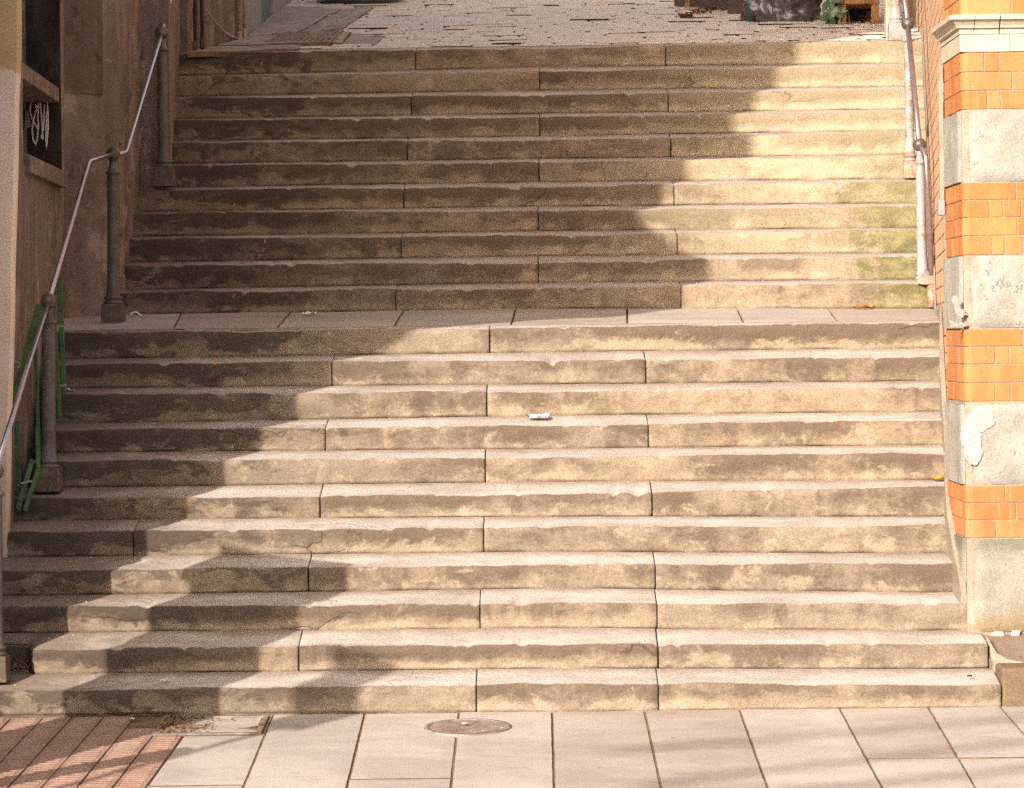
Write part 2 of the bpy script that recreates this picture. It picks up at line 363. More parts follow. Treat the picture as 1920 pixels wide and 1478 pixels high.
def mat_bwall():
    n = NT('weathered_side_brick'); b = n.t.nodes.new('ShaderNodeTexBrick')
    n.link(n.mapv((0, 1, 1)), b.inputs['Vector'])
    sx = n.t.nodes.new('ShaderNodeSeparateXYZ'); n.link(n.pos, sx.inputs[0]); cb = n.t.nodes.new('ShaderNodeCombineXYZ')
    n.link(sx.outputs[1], cb.inputs[0]); n.link(sx.outputs[2], cb.inputs[1]); n.link(cb.outputs[0], b.inputs['Vector'])
    b.inputs['Scale'].default_value = 1; b.inputs['Brick Width'].default_value = .34; b.inputs['Row Height'].default_value = .118; b.inputs['Mortar Size'].default_value = .007
    b.inputs['Color1'].default_value = (.50, .28, .16, 1); b.inputs['Color2'].default_value = (.58, .36, .22, 1); b.inputs['Mortar'].default_value = (.09, .055, .035, 1)
    a = n.noise(1.8, 6, .6); c = n.mix(n.math('MULTIPLY', n.ramp(a, .42, .66), .6), b.outputs['Color'], (.58, .44, .31))
    c = n.mix(n.math('MULTIPLY', n.ramp(n.noise(5, 6, .6), .55, .7), .5), c, (.40, .20, .10))
    c, k = grainy(n, c, .2); n.bump(n.math('SUBTRACT', n.math('MULTIPLY', k, .3), b.outputs['Fac']), .5, .008)
    return n.done(c, .85, 0, .2)
M['bwall'] = mat_bwall()
M['iron'] = mat_rust('grey_painted_iron', (.115, .11, .108), (.105, .075, .058), .50, .45)
M['ironl'] = mat_rust('chalky_painted_iron', (.30, .295, .285), (.26, .17, .11), .54, .55)
M['ball'] = mat_rust('rusty_cast_ball', (.13, .11, .10), (.115, .08, .062), .50, .34, .35)
M['block'] = mat_rust('rusty_cast_base', (.15, .105, .075), (.09, .065, .048), .5, .7)
M['rail'] = mat_plain('hand_polished_steel', (.52, .46, .50), .28, .9, .5, .2, 12)
M['railr'] = mat_plain('purple_worn_steel', (.40, .30, .31), .3, .8, .5, .3, 14)
M['rustpipe'] = mat_rust('red_rusty_pipe', (.36, .14, .08), (.50, .33, .24), .52, .8)
M['green'] = mat_rust('green_painted_wood', (.065, .135, .045), (.045, .075, .03), .55, .6)
M['wire'] = mat_plain('wire', (.45, .42, .40), .4, .6)
M['pipe_c'] = mat_rust('cream_drainpipe', (.45, .37, .27), (.36, .24, .15), .52, .6)
M['pipe_d'] = mat_rust('dark_drainpipe', (.055, .045, .042), (.17, .09, .05), .57, .6)
M['greyp'] = mat_plain('grey_painted_wall', (.27, .275, .28), .8, 0, .2, .15)
M['teal'] = mat_plain('teal_painted_door', (.055, .12, .11), .6, 0, .3, .3)
M['blue'] = mat_plain('pale_blue_plastic', (.50, .60, .64), .45, 0, .4, .1)
M['dark'] = mat_plain('dark_matte', (.035, .033, .032), .6)
def mat_bag():
    n = NT('black_polythene'); a = n.noise(7, 6, .6, None, 1.2); f = n.noise(24, 5, .6, n.mapv((1, 1, .4)), 1)
    n.bump(n.math('ADD', a, n.math('MULTIPLY', f, .10)), .25, .04)
    return n.done(n.mix(a, (.05, .05, .053), (.11, .108, .11)), .24, 0, 1.0)  # lighter greys paint in some of the plastic's sheen
M['bag'] = mat_bag()
M['wood'] = mat_rust('rusty_orange_timber', (.40, .20, .085), (.25, .12, .055), .52, .8)
M['wood_d'] = mat_plain('dark_old_timber', (.11, .08, .06), .85, 0, .2, .35)
M['leafg'] = mat_plain('grey_green_leaf', (.20, .27, .17), .5, 0, .4, .5, 20)
M['leafd'] = mat_plain('dark_green_leaf', (.075, .13, .05), .5, 0, .4, .5, 20)
M['paper'] = mat_plain('white_paper', (.78, .77, .76), .8, 0, .2, .1, 30)
M['leafy'] = mat_plain('yellow_leaf', (.68, .40, .04), .6, 0, .3, .2)
M['leafo'] = mat_plain('orange_leaf', (.55, .24, .08), .7, 0, .3, .3, 20)
M['leafb'] = mat_plain('brown_leaf', (.26, .16, .08), .8, 0, .2, .3, 20)
M['pinkp'] = mat_plain('pink_scrap', (.55, .22, .22), .7)
M['castiron'] = mat_rust('worn_iron_cover', (.20, .155, .13), (.30, .24, .20), .5, .6, .2)
M['ink'] = mat_plain('grey_spray_paint', (.75, .74, .73), .6)
M['farwall'] = mat_stone('street_render', (.48, .40, .33), (.56, .48, .40), (.36, .28, .22), 1.2, .1, .4, .1)
M['glass'] = mat_plain('dark_window', (.03, .035, .04), .1, 0, .5, .1)
M['debris'] = mat_stone('brown_debris', (.15, .09, .055), (.24, .15, .09), (.06, .04, .03), 20, .1, .9, .4)

# ------------------------------------------------------------------ right-hand wall line and left ends
XF = P(1806, 480, .66).x                                     # front corner of the brick building
WC0, WC1 = (XF + .03, 1.58), (3.53, 9.75)
def xwall(Y):
    if Y < 1.58: return XF + .005
    return WC0[0] + (WC1[0] - WC0[0]) * (Y - WC0[1]) / (WC1[1] - WC0[1])
JOINTS = {0:[893,1235],1:[560,1234],2:[900,1232],3:[578,1229],4:[250,907],5:[600,1223],6:[910],7:[610,1216],8:[913],9:[622,1211],10:[918],
11:[742,1277],12:[1009],13:[752,1270],14:[1009],15:[757,1264],16:[1011],17:[763,1258],18:[1012],19:[771,1253],20:[1012],21:[779,1248]}
LEFT = {0:-160,1:-90,2:-60,3:-40,4:-10,5:20,6:60,7:80,8:90,9:100,10:100,11:222,12:226,13:232,14:238,15:244,16:312,17:314,18:318,19:322,20:326,21:326}

stair = thing('stone_staircase', (0, 0, 0), 'wide worn stone staircase climbing in two flights between the buildings', 'staircase')
def step_mesh(i):
    y0 = Yi(i); y1 = Yi(i + 1) if i < 21 else 9.56
    if i == 10: y1 = y0 + .30                                # the landing slabs start behind the kerb
    zt, zb0 = ZT[i], ZB[i]
    zb1 = ZB[i + 1] if i != 10 else (lambda X: ZT[10](X) + (ZB[11](X) - ZT[10](X)) * .15)
    ym = sum((TOPS[i][1], BOTS[i][1])) / 2
    xl = P(LEFT[i], ym, y0).x
    xr = P(1877, 1300, 0).x if i == 0 else P(1853, 1225, .36).x if i == 1 else xwall(y0) + .03
    js = [P(p, ym, y0).x for p in JOINTS[i]]
    edges = [xl] + js + [xr]
    V, Fc, tvs, sids = [], [], [], []
    R = .022 if i < 11 else .026
    for k in range(len(edges) - 1):
        g = .0026 + .0028 * rnd.random()
        a = edges[k] + (g if k else 0); b = edges[k + 1] - (g if k < len(edges) - 2 else 0)
        dz, dy = rnd.uniform(-.004, .004), rnd.uniform(-.007, .007); sid = rnd.random()
        nx = max(3, int((b - a) / .028)); nk = None; o = len(V)
        xs = [a + (b - a) * q / nx for q in range(nx + 1)]
        xs = [a, a + .006] + xs[1:-1] + [b - .006, b]
        for q, X in enumerate(xs):
            e = min(X - a, b - X); rd = max(0, 1 - e / .03) ** 2 * .009       # worn arrises at the joints
            yo, zo = dy, dz
            if i == 1 and k == 0:                             # the rounded left end of the second step
                xe = P(43, 1230, .36).x; t = max(0, min(1, (xe + .13 - X) / .13)); yo += (1 - math.sqrt(max(0, 1 - t * t))) * .30
            z_t = zt(X) + zo - rd * .5; z_b = zb0(X) - .008; h = z_t - z_b; uc = .6 + .8 * fbm(X * 2.3, i * 1.7, 8, 3)
            w = fbm(X * 1.7, i * 3.1, 0, 3) * .010 + fbm(X * 7, i * 5.3, 1, 3) * .006
            wz = fbm(X * 1.3, i * 2.7, 4, 3) * .012 + fbm(X * 6, i * 9.1, 2, 3) * .005 - max(0, fbm(X * 11, i * 7.7, 13, 2) - .35) * .05
            prof = []
            for v in (0, .06, .12, .2, .35, .5, .65, .8):
                yy = y0 + yo + rd + w * (.4 + .6 * v) + fbm(X * 5, v * 1.5 + i * 4.7, 7, 4) * .011 + (.008 * (1 - v) ** 2) + (max(0, uc) * (.026 if v == 0 else .015 if v < .1 else 0))
                prof.append((yy, z_b + v * (h - R), v))
            for s_ in range(1, 5):
                an = s_ / 4 * math.pi / 2 * .9; prof.append((y0 + yo + rd + w + R - R * math.cos(an), z_t + wz - R + R * math.sin(an), .82 + .06 * s_))
            zend = zb1(X) + dz * .3
            for t in (.12, .25, .4, .55, .7, .85, 1, 1.1):
                yy = y0 + yo * (1 - min(1, t)) + (y1 - y0) * t; f = .12 + .88 * t if t < 1 else 1
                sag = -math.sin(math.pi * min(1, t)) * .006
                prof.append((yy + (R if t < .2 else 0), z_t + wz * (1 - min(1, t)) + (zend - z_t) * min(t, 1) + sag + fbm(X * 4, yy * 5, i, 3) * .003, 1 + min(t, 1) * 1.0))
            prof += [(y1 + .06, zb0(X) - .25, 2), (y0 + .1, zb0(X) - .25, 0)]
            np_ = len(prof)
            for yy, zz, tv in prof: V.append((X, yy, zz)); tvs.append(tv); sids.append(sid)
        for q in range(len(xs) - 1):
            for p in range(np_):
                p2 = (p + 1) % np_
                Fc.append((o + q*np_ + p, o + (q+1)*np_ + p, o + (q+1)*np_ + p2, o + q*np_ + p2))
        Fc.append(tuple(o + p for p in range(np_))); Fc.append(tuple(o + (len(xs)-1)*np_ + p for p in range(np_))[::-1])
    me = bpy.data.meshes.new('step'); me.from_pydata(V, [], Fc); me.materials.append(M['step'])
    for nm, d in (('tv', tvs), ('sid', sids)):
        at = me.attributes.new(nm, 'FLOAT', 'POINT'); at.data.foreach_set('value', d)
    me.polygons.foreach_set('use_smooth', [True] * len(Fc)); me.update()
    o = bpy.data.objects.new('step', me); COL.objects.link(o); o.parent = stair
    return o
for i in range(22): step_mesh(i)

# landing flags between the flights
def slab_grid(mb, c00, c10, c11, c01, n=6, m=5, amp=.004, th=.06, mi=0, ms=0):
    """one paving slab: a gently uneven quad with sides"""
    A, B, C_, D = map(Vector, (c00, c10, c11, c01)); o = []; fs = []
    for j in range(m + 1):
        for i in range(n + 1):
            u, v = i / n, j / m
            p = (A * (1-u) + B * u) * (1-v) + (D * (1-u) + C_ * u) * v
            e = min(u, 1-u) * (B-A).length; f = min(v, 1-v) * (D-A).length; e = min(e, f)
            p.x += fbm(p.x * 6, p.y * 9, 11, 3) * .0025; p.y += fbm(p.x * 9, p.y * 6, 12, 3) * .0025
            p.z += fbm(p.x * 2.5, p.y * 2.5, 3, 3) * amp - max(0, 1 - e / .012) * .0025
            o.append(p)
    for j in range(m):
        for i in range(n):
            a = j*(n+1)+i; fs.append((a, a+1, a+n+2, a+n+1))
    b = len(o); ring = [i for i in range(n+1)] + [j*(n+1)+n for j in range(1, m+1)] + [m*(n+1)+i for i in range(n-1, -1, -1)] + [j*(n+1) for j in range(m-1, 0, -1)]
    o += [o[r] - Vector((0, 0, th)) for r in ring]; L_ = len(ring)
    mb.add(o, fs, mi); o2 = len(mb.v) - len(o)
    for k in range(L_): mb.f.append(tuple(o2 + t for t in (ring[k], b + k, b + (k+1) % L_, ring[(k+1) % L_]))); mb.m.append(ms)
mb = MB()
yl0, yl1 = Yi(10) + .315, Yi(11) + .03
lj = [(-3.75,), ] 
def zl(X, Y):
    t = (Y - Yi(10)) / LD; return ZT[10](X) + (ZB[11](X) - ZT[10](X)) * t
jb = [(118, 150), (300, 240), (340, 325), (545, 520), (757, 738), (967, 958), (1176, 1176), (1382, 1394), (1552, 1570), (1775, 1780)]
pts = [(P(a, 583, yl1).x, P(b, 607, yl0).x) for a, b in jb]; pts[0] = (-3.60, -3.50); pts[1] = (-3.05, -3.15); pts[-1] = (3.16, 3.02)
for k in range(len(pts) - 1):
    g = .008; (a1, a0), (b1, b0) = pts[k], pts[k + 1]; dz = rnd.uniform(-.004, .004)
    c = [(a0 + g, yl0), (b0 - g, yl0), (b1 - g, yl1), (a1 + g, yl1)]
    slab_grid(mb, *[(x, y, zl(x, y) + dz) for x, y in c], n=12, m=12, amp=.005, mi=k % 3, ms=k % 3)
mb.build('landing', [M['flag'], M['flag3'], M['flag2']], stair, smooth=False)
mb = MB()
for k in range(1, 2):
    mb.hexa([(-3.6, 3.75, 1.9), (3.2, 3.75, 1.9), (3.2, 5.7, 1.9), (-3.6, 5.7, 1.9)] + [(x, y, zl(x, y) - .008) for x, y in ((-3.6, 3.75), (3.2, 3.75), (3.2, 5.7), (-3.6, 5.7))])
mb.build('landing_bed', M['gap'], stair)

# ------------------------------------------------------------------ pavement, red paving, road, ground
def zp(Y): return PS * Y
mb = MB(); G = .008
jx = [(-1.60 - 1.2, None)]
J = [((510, 1345), (455, 1478)), ((683, 1340), (650, 1478)), ((860, 1340), (845, 1478)), ((1035, 1340), (1039, 1478)), ((1210, 1340), (1240, 1478)), ((1390, 1340), (1440, 1478)), ((1578, 1335), (1655, 1478)), ((1752, 1345), (1830, 1478)), ((1893, 1345), (2010, 1478))]
lines = []
for a, b in J:
    p, q = pav(*a), pav(*b); m = (q.x - p.x) / (q.y - p.y)
    lines.append((lambda Y, p=p, m=m: p.x + m * (Y - p.y)))
redline = (lambda p, q: (lambda Y: p.x + (q.x - p.x) / (q.y - p.y) * (Y - p.y)))(pav(343, 1380), pav(272, 1478))
lines = [redline] + lines
while len(lines) < 22:
    l = lines[-1]; lines.append(lambda Y, l=l: l(Y) + .60)
YE = -3.4
cross = {0: [-.62, -2.08], 1: [-2.9], 2: [-1.96], 3: [-3.0], 4: [-2.75], 5: [-3.1], 6: [-2.6], 7: [-1.56], 8: [-1.56], 9: [-1.6]}
for k in range(len(lines) - 1):
    ys = [YE] + sorted(cross.get(k, [-2.2])) + [.02]
    for y0, y1 in zip(ys, ys[1:]):
        if k == 0 and y1 > -.1: continue                     # the access cover sits here
        y0 += .014; y1 -= .014 if y1 < 0 else 0; dz = rnd.uniform(-.003, .003)
        slab_grid(mb, *[(x, y, zp(y) + dz) for x, y in ((lines[k](y0) + G, y0), (lines[k+1](y0) - G, y0), (lines[k+1](y1) - G, y1), (lines[k](y1) + G, y1))], n=10, m=20, amp=.002, mi=(mi_ := rnd.choice((0, 1, 2))), ms=mi_)
# strip of paving left of the access cover
x0 = pav(500, 1350).x
slab_grid(mb, *[(x, y, zp(y)) for x, y in ((x0 + .02, -.61), (lines[1](-.61) - G, -.61), (lines[1](.02) - G, .02), (x0 + .02, .02))], n=3, m=6)
structure(mb.build('pavement', [M['flag'], M['flag2'], M['flag3']]))
mb = MB(); mb.hexa([(-14, YE, zp(YE)-.3), (14, YE, zp(YE)-.3), (14, .3, -.3), (-14, .3, -.3)] + [(x, y, zp(y) - .010) for x, y in ((-14, YE), (14, YE), (14, .3), (-14, .3))])

for k in range(len(lines) - 1):                              # dark earth strips stand in for the shade of deep cross joints
    for yc in cross.get(k, [-2.2]):
        w0, w1 = yc - .012, yc + .012
        mb.hexa([(lines[k](yc), w0, zp(w0) - .03), (lines[k+1](yc), w0, zp(w0) - .03), (lines[k+1](yc), w1, zp(w1) - .03), (lines[k](yc), w1, zp(w1) - .03)] + [(lines[k](yc), w0, zp(w0) - .002), (lines[k+1](yc), w0, zp(w0) - .002), (lines[k+1](yc), w1, zp(w1) - .002), (lines[k](yc), w1, zp(w1) - .002)])
structure(mb.build('pavement_bed', M['gap']))
# red paving of ribbed blocks
mb = MB(); cuts = []
for a, b in (((-290, 1478), None),): pass
RL = [((343,1380),(272,1478)), ((286,1380),(210,1478)), ((243,1357),(143.5,1478)), ((190,1350),(77,1478)), ((130,1351),(14,1478)), ((73,1354),(-46,1478)), ((14,1354),(-105,1478))]
rl = []
for a, b in RL:
    p, q = pav(*a), pav(*b); m = (q.x - p.x) / (q.y - p.y); rl.append(lambda Y, p=p, m=m: p.x + m * (Y - p.y))
while len(rl) < 26:
    l = rl[-1]; rl.append(lambda Y, l=l: l(Y) - .19)
for k in range(len(rl) - 1):
    ytop = -.62 if k < 1 else -.40 if k < 2 else .0
    y = YE + (k % 2) * .14
    while y < ytop:
        y2 = min(y + .30, ytop); a, b = y + .002, y2 - .002; dz = rnd.uniform(-.002, .003)
        L_, R_ = rl[k + 1], rl[k]
        mb.hexa([(L_(a)+.006, a, zp(a)-.06), (R_(a)-.006, a, zp(a)-.06), (R_(b)-.006, b, zp(b)-.06), (L_(b)+.006, b, zp(b)-.06)] + [(L_(a)+.006, a, zp(a)+dz), (R_(a)-.006, a, zp(a)+dz), (R_(b)-.006, b, zp(b)+dz), (L_(b)+.006, b, zp(b)+dz)])
        for t in range(5):                                   # low ribs across each block
            yy = a + (b - a) * (t + .5) / 5; c, d = yy - .011, yy + .011
            mb.hexa([(L_(c)+.03, c, zp(c)+dz-.001), (R_(c)-.03, c, zp(c)+dz-.001), (R_(d)-.03, d, zp(d)+dz-.001), (L_(d)+.03, d, zp(d)+dz-.001)] + [(L_(c)+.034, c+.004, zp(c)+dz+.004), (R_(c)-.034, c+.004, zp(c)+dz+.004), (R_(d)-.034, d-.004, zp(d)+dz+.004), (L_(d)+.034, d-.004, zp(d)+dz+.004)])
        y = y2
structure(mb.build('red_paving', M['redpave']))
mb = MB(); zk = zp(YE)
mb.box(-14, 14, YE - .15, YE - .004, zk - .3, zk + .002); structure(mb.build('kerb', M['flag'], bevel=.02))
mb = MB(); mb.hexa([(-40, -26, -.9), (40, -26, -.9), (40, YE - .15, -.9), (-40, YE - .15, -.9)] + [(-40, -26, zk - .20), (40, -26, zk - .20), (40, YE - .15, zk - .12), (-40, YE - .15, zk - .12)])
structure(mb.build('road', M['asphalt']))
mb = MB(); mb.box(-150, 150, -150, 150, -2.2, -1.0); structure(mb.build('ground', M['asphalt']))

# ------------------------------------------------------------------ street of setts above the top step
mb = MB(); y = 9.60; row = 0
mb.hexa([(-7, 9.5, 3.5), (7, 9.5, 3.5), (9, 45, 3.5), (-9, 45, 3.5)] + [(x, yy, zst(x, yy) - .013) for x, yy in ((-7, 9.5), (7, 9.5), (9, 45), (-9, 45))], 1)
while y < 24:
    dep = rnd.uniform(.15, .26); x = -3.3 + rnd.uniform(0, .2)
    while x < 4.8:
        w = rnd.uniform(.18, .44); dz = rnd.gauss(0, .0035) + (rnd.uniform(.005, .013) if rnd.random() < .10 else 0); a, b = x + .004, x + w - .004 - (rnd.uniform(0, .03) if rnd.random() < .2 else 0); c, d = y + .004, y + dep - .006 - abs(rnd.gauss(0, .016)) - (.03 if rnd.random() < .12 else 0)
        i_ = .022; tl = rnd.uniform(-.004, .004)
        q = [(a, c), (b, c), (b, d), (a, d)]; qi = [(a+i_, c+i_), (b-i_, c+i_), (b-i_, d-i_), (a+i_, d-i_)]
        vs = [(X, Y_, zst(X, Y_) - .05) for X, Y_ in q] + [(X, Y_, zst(X, Y_) - .010 + dz) for X, Y_ in q] + [(X, Y_, zst(X, Y_) + dz + tl * (1 if Y_ > y + dep/2 else -1)) for X, Y_ in qi]
        mb.add(vs, [(0,1,5,4),(1,2,6,5),(2,3,7,6),(3,0,4,7)], 1); o_ = len(mb.v) - 12; q9 = [(4,5,9,8),(5,6,10,9),(6,7,11,10),(7,4,8,11),(8,9,10,11)]; mb.f += [tuple(o_ + t for t in f_) for f_ in q9]; mb.m += [0] * 5
        x += w
    y += dep
structure(mb.build('cobbled_street', [M['sett'], mat_stone('dark_sett_joint', (.045, .032, .022), (.07, .05, .032), None, 9)]))
# flagged gutter beside the left wall, with kerb lines
mb = MB()
def sq(mb, quad, th=.05, up=.016, n=6, m=6, amp=.004):
    pts_ = [st(*p) for p in quad]
    slab_grid(mb, *[(p.x, p.y, zst(p.x, p.y) + up) for p in pts_], n=n, m=m, amp=amp, th=th, ms=1)
for qd in ([(352,96),(560,92),(566,84),(400,86)], [(405,84.5),(512,82),(540,64),(462,68)], [(515,82),(640,82),(660,60),(545,63)], [(644,81),(705,81),(722,66),(662,60)], [(464,66),(560,60),(640,16),(532,12)], [(563,60),(600,57),(672,12),(643,15)], [(604,57),(640,55),(700,14),(676,12)]):
    sq(mb, qd, up=.016 + rnd.uniform(-.006, .010), n=10, m=10, amp=.012)
structure(mb.build('gutter_paving', [M['gutter'], M['gap']]))

# ------------------------------------------------------------------ the left-hand buildings
zc = {}
bl = thing('rendered_building', (-4, 1.4, .9), 'dark rendered building with pink plaster pilaster rising beside the lower flight on the left', 'building')
# pilaster: leans a little, wider at the foot
pr0, pr1 = P(14, 1045, 1.44), P(38, 0, 1.44)
m_ = (pr1.x - pr0.x) / (pr1.z - pr0.z)
mb = MB(); zz = [pr0.z - .2 + k * .35 for k in range(22)]
vs = []; nn = 5
for z in zz:
    xr = pr0.x + m_ * (z - pr0.z)
    ring = [(-5.5, 1.44), (xr - .02, 1.44), (xr, 1.455), (xr, 1.52), (-5.5, 1.52)]
    for X, Y in ring:
        j = (fbm(z * 3, 2, 0) * .010 if X > -5 else 0); vs.append((X + j, Y + (j * .4), z))
fs = []
for k in range(len(zz) - 1): fs += [(k*nn+i, k*nn+(i+1) % nn, (k+1)*nn+(i+1) % nn, (k+1)*nn+i) for i in range(nn)]
mb.add(vs, fs); mb.build('pilaster', M['pil'], bl)
NA, NB = (pr0.x + .0, 1.53), (-3.565, 5.30)                 # wall running back beside the landing
def nw(px, py): return vplane(NA, NB, px, py)
zA = lambda px, py: nw(px, py).z
y_a, y_b = nw(44, 300).y, nw(112, 300).y                    # opening
dirv = (Vector(NB) - Vector(NA)).normalized()
def on(Y): t = (Y - NA[1]) / (NB[1] - NA[1]); return (NA[0] + (NB[0] - NA[0]) * t, Y)
zs = nw(80, 308).z; zl1a, zl1b = nw(80, 172).z, nw(80, 143).z
mb = MB(); TH = 1.4
mb.wall(on(1.53), on(y_a), .5, 9, TH); mb.wall(on(y_b), NB, .5, 9, TH); mb.wall(on(y_a + .001), on(y_b - .001), .5, zs - .12, TH)
mb.wall(on(y_a + .001), on(y_b - .001), 6.2, 9, TH)
mb.build('side_wall', M['render_d'], bl)
mb = MB(); a, b = Vector(on(y_a)), Vector(on(y_b)); nrm = Vector((-dirv.y, dirv.x))
q0, q1 = a + nrm * .34, b + nrm * .34
mb.wall(q0, q1, zs - .1, 6.2, .1); q2 = b - nrm * .004; q3 = P(113, 200, y_b - .008).x
mb.box(q1.x - .02, q3, y_b - .009, y_b + .05, zs - .05, 6.2); pnl = mb.build('recess_panel', M['render_k'], bl)  # thin near-black slab lining the far side of the recess
def ledge(name, z_in, z_out, th, mat, pr=.03):
    mb = MB(); i0, i1 = a + nrm * .339, b + nrm * .339; o0, o1 = a - nrm * pr, b - nrm * pr
    mb.hexa([(o0.x, o0.y, z_out - th), (o1.x, o1.y, z_out - th), (i1.x, i1.y, z_out - th), (i0.x, i0.y, z_out - th), (o0.x, o0.y, z_out), (o1.x, o1.y, z_out), (i1.x, i1.y, z_in), (i0.x, i0.y, z_in)])
    return mb.build(name, mat, bl, bevel=.01)
ledge('sill', zs + .14, zs, .12, M['render_d'], .05)
ledge('transom', zl1b + .03, zl1b, zl1b - zl1a, M['render_d'], .0)
# the sprayed tag on the panel under the transom
mb = MB()
def panel(px, py, off=.012): return P(px, py, y_b - off)
strokes = [[(60,188),(57,196),(56,210),(60,222),(66,234),(71,244),(70,258),(66,272),(62,262),(60,244),(62,226),(66,214),(69,204),(66,196)],
           [(72,186),(72,200),(71,222),(72,243)],[(66,214),(70,200),(74,194)],[(76,190),(77,214),(79,240),(80,262),(77,256),(80,250)],[(83,196),(82,222),(81,246)],[(88,192),(90,214),(90,240),(88,262),(87,280),(86,262),(87,230),(88,206)]]
for s_ in strokes:
    P3 = []
    for j in range(len(s_) - 1):
        for t in (0, .5): P3.append(panel(s_[j][0] + (s_[j+1][0]-s_[j][0])*t, s_[j][1] + (s_[j+1][1]-s_[j][1])*t))
    P3.append(panel(*s_[-1])); mb.tube(P3, .0065, 5)
mb.build('graffiti', M['ink'], pnl)
mb = MB(); mb.hexa([panel(47,205), panel(54,213), panel(58,238), panel(46,243)] + [panel(47,205,.03), panel(54,213,.03), panel(58,238,.04), panel(46,243,.03)]); mb.build('torn_poster', M['plaster'], pnl)
# front block of the same building, standing out to the street corner beyond the frame
mb = MB(); mb.box(-24, -4.04, -1.04, 1.43, -.6, 17); mb.build('front_wall', M['render_g'], bl)
mb = MB()                                                    # unseen bulge added on its corner, outlined to cast the upper shadow
U = Vector((math.cos(AZ), -math.sin(AZ))); V_ = Vector((-math.sin(AZ), -math.cos(AZ)))
def uw(u, s, z): p = U * u + V_ * s; return (p.x, p.y, z)
HS = 3 * math.tan(EL)
prof = [(-3.3, 3.3), (-2.88, 3.42), (-2.66, 3.64), (-2.30, 4.24), (-1.93, 4.61), (-1.93, 5.62), (-2.45, 5.85), (-2.72, 6.1), (-3.3, 6.15)]
n_ = len(prof); vs = [uw(u, 2.8, h + HS) for u, h in prof] + [uw(u, 3.2, h + HS) for u, h in prof]
mb.add(vs, [tuple(range(n_))[::-1], tuple(range(n_, 2*n_))] + [(i, (i+1) % n_, n_ + (i+1) % n_, n_ + i) for i in range(n_)]); mb.build('shadow_bulge', M['render_g'], bl)
mb = MB(); prof = [(-3.3, 6.14), (-2.76, 6.14), (-2.76, 7.25), (-2.46, 7.4), (-2.46, 7.6), (-2.78, 7.75), (-2.83, 14), (-3.3, 14)]  # unseen slab added above, outlined to cast the rest of that shadow edge
n_ = len(prof); vs = [uw(u, 2.85, h + HS) for u, h in prof] + [uw(u, 3.15, h + HS) for u, h in prof]
mb.add(vs, [tuple(range(n_))[::-1], tuple(range(n_, 2*n_))] + [(i, (i+1) % n_, n_ + (i+1) % n_, n_ + i) for i in range(n_)]); mb.build('shadow_edge', M['render_g'], bl)

# stained wall beside the upper flight
bs = thing('stained_building', (-4.5, 6, 2.4), 'brown rain-streaked building whose wall follows the upper flight on the left', 'building')
mb = MB(); mb.wall((-3.565, 5.29), (-3.20, 5.64), 1.9, 9, .5); mb.wall((-3.20, 5.64), (-3.22, 7.3), 2.2, 9, 1.0); mb.wall((-2.985, 7.3), (-3.12, 9.55), 3.2, 9, 1.2)
mb.box(-5, -2.99, 7.302, 7.5, 3.2, 9.0)
mb.build('wall', M['render_d'], bs)
zp1 = P(165, 515, 5.4).z
mb = MB(); mb.hexa([(-3.60, 5.23, 1.9), (-3.175, 5.62, 1.9), (-3.17, 5.75, 1.9), (-3.6, 5.4, 1.9)] + [(-3.60, 5.23, zp1), (-3.175, 5.62, zp1), (-3.17, 5.75, zp1), (-3.6, 5.4, zp1)]); mb.build('plinth', M['render_d'], bs, bevel=.008)
mb = MB(); zb_ = P(165, 176, 5.4).z
mb.hexa([(-3.58, 5.265, zb_), (-3.3, 5.52, zb_), (-3.3, 5.62, zb_), (-3.58, 5.4, zb_)] + [(-3.58, 5.262, zb_+3), (-3.3, 5.517, zb_+3), (-3.3, 5.62, zb_+3), (-3.58, 5.4, zb_+3)]); mb.build('raised_render', M['render_g'], bs)
mb = MB()                                                    # raking string courses climbing with the steps
for (h0, w_) in ((.55, .035), (1.25, .03)):
    a_, b_ = Vector((-3.20, 5.66, 2.55 + h0)), Vector((-3.22, 7.29, 3.5 + h0)); mb.bar(a_, b_, .05, w_)
mb.build('string_course', M['render_d'], bs)
mb = MB(); t0, t1 = P(330, 30, 9.6), P(360, 98, 9.6); mb.box(-3.4, t1.x, 9.56, 9.8, t1.z - .3, t0.z); mb.build('low_pier', M['render_d'], bs, bevel=.02)

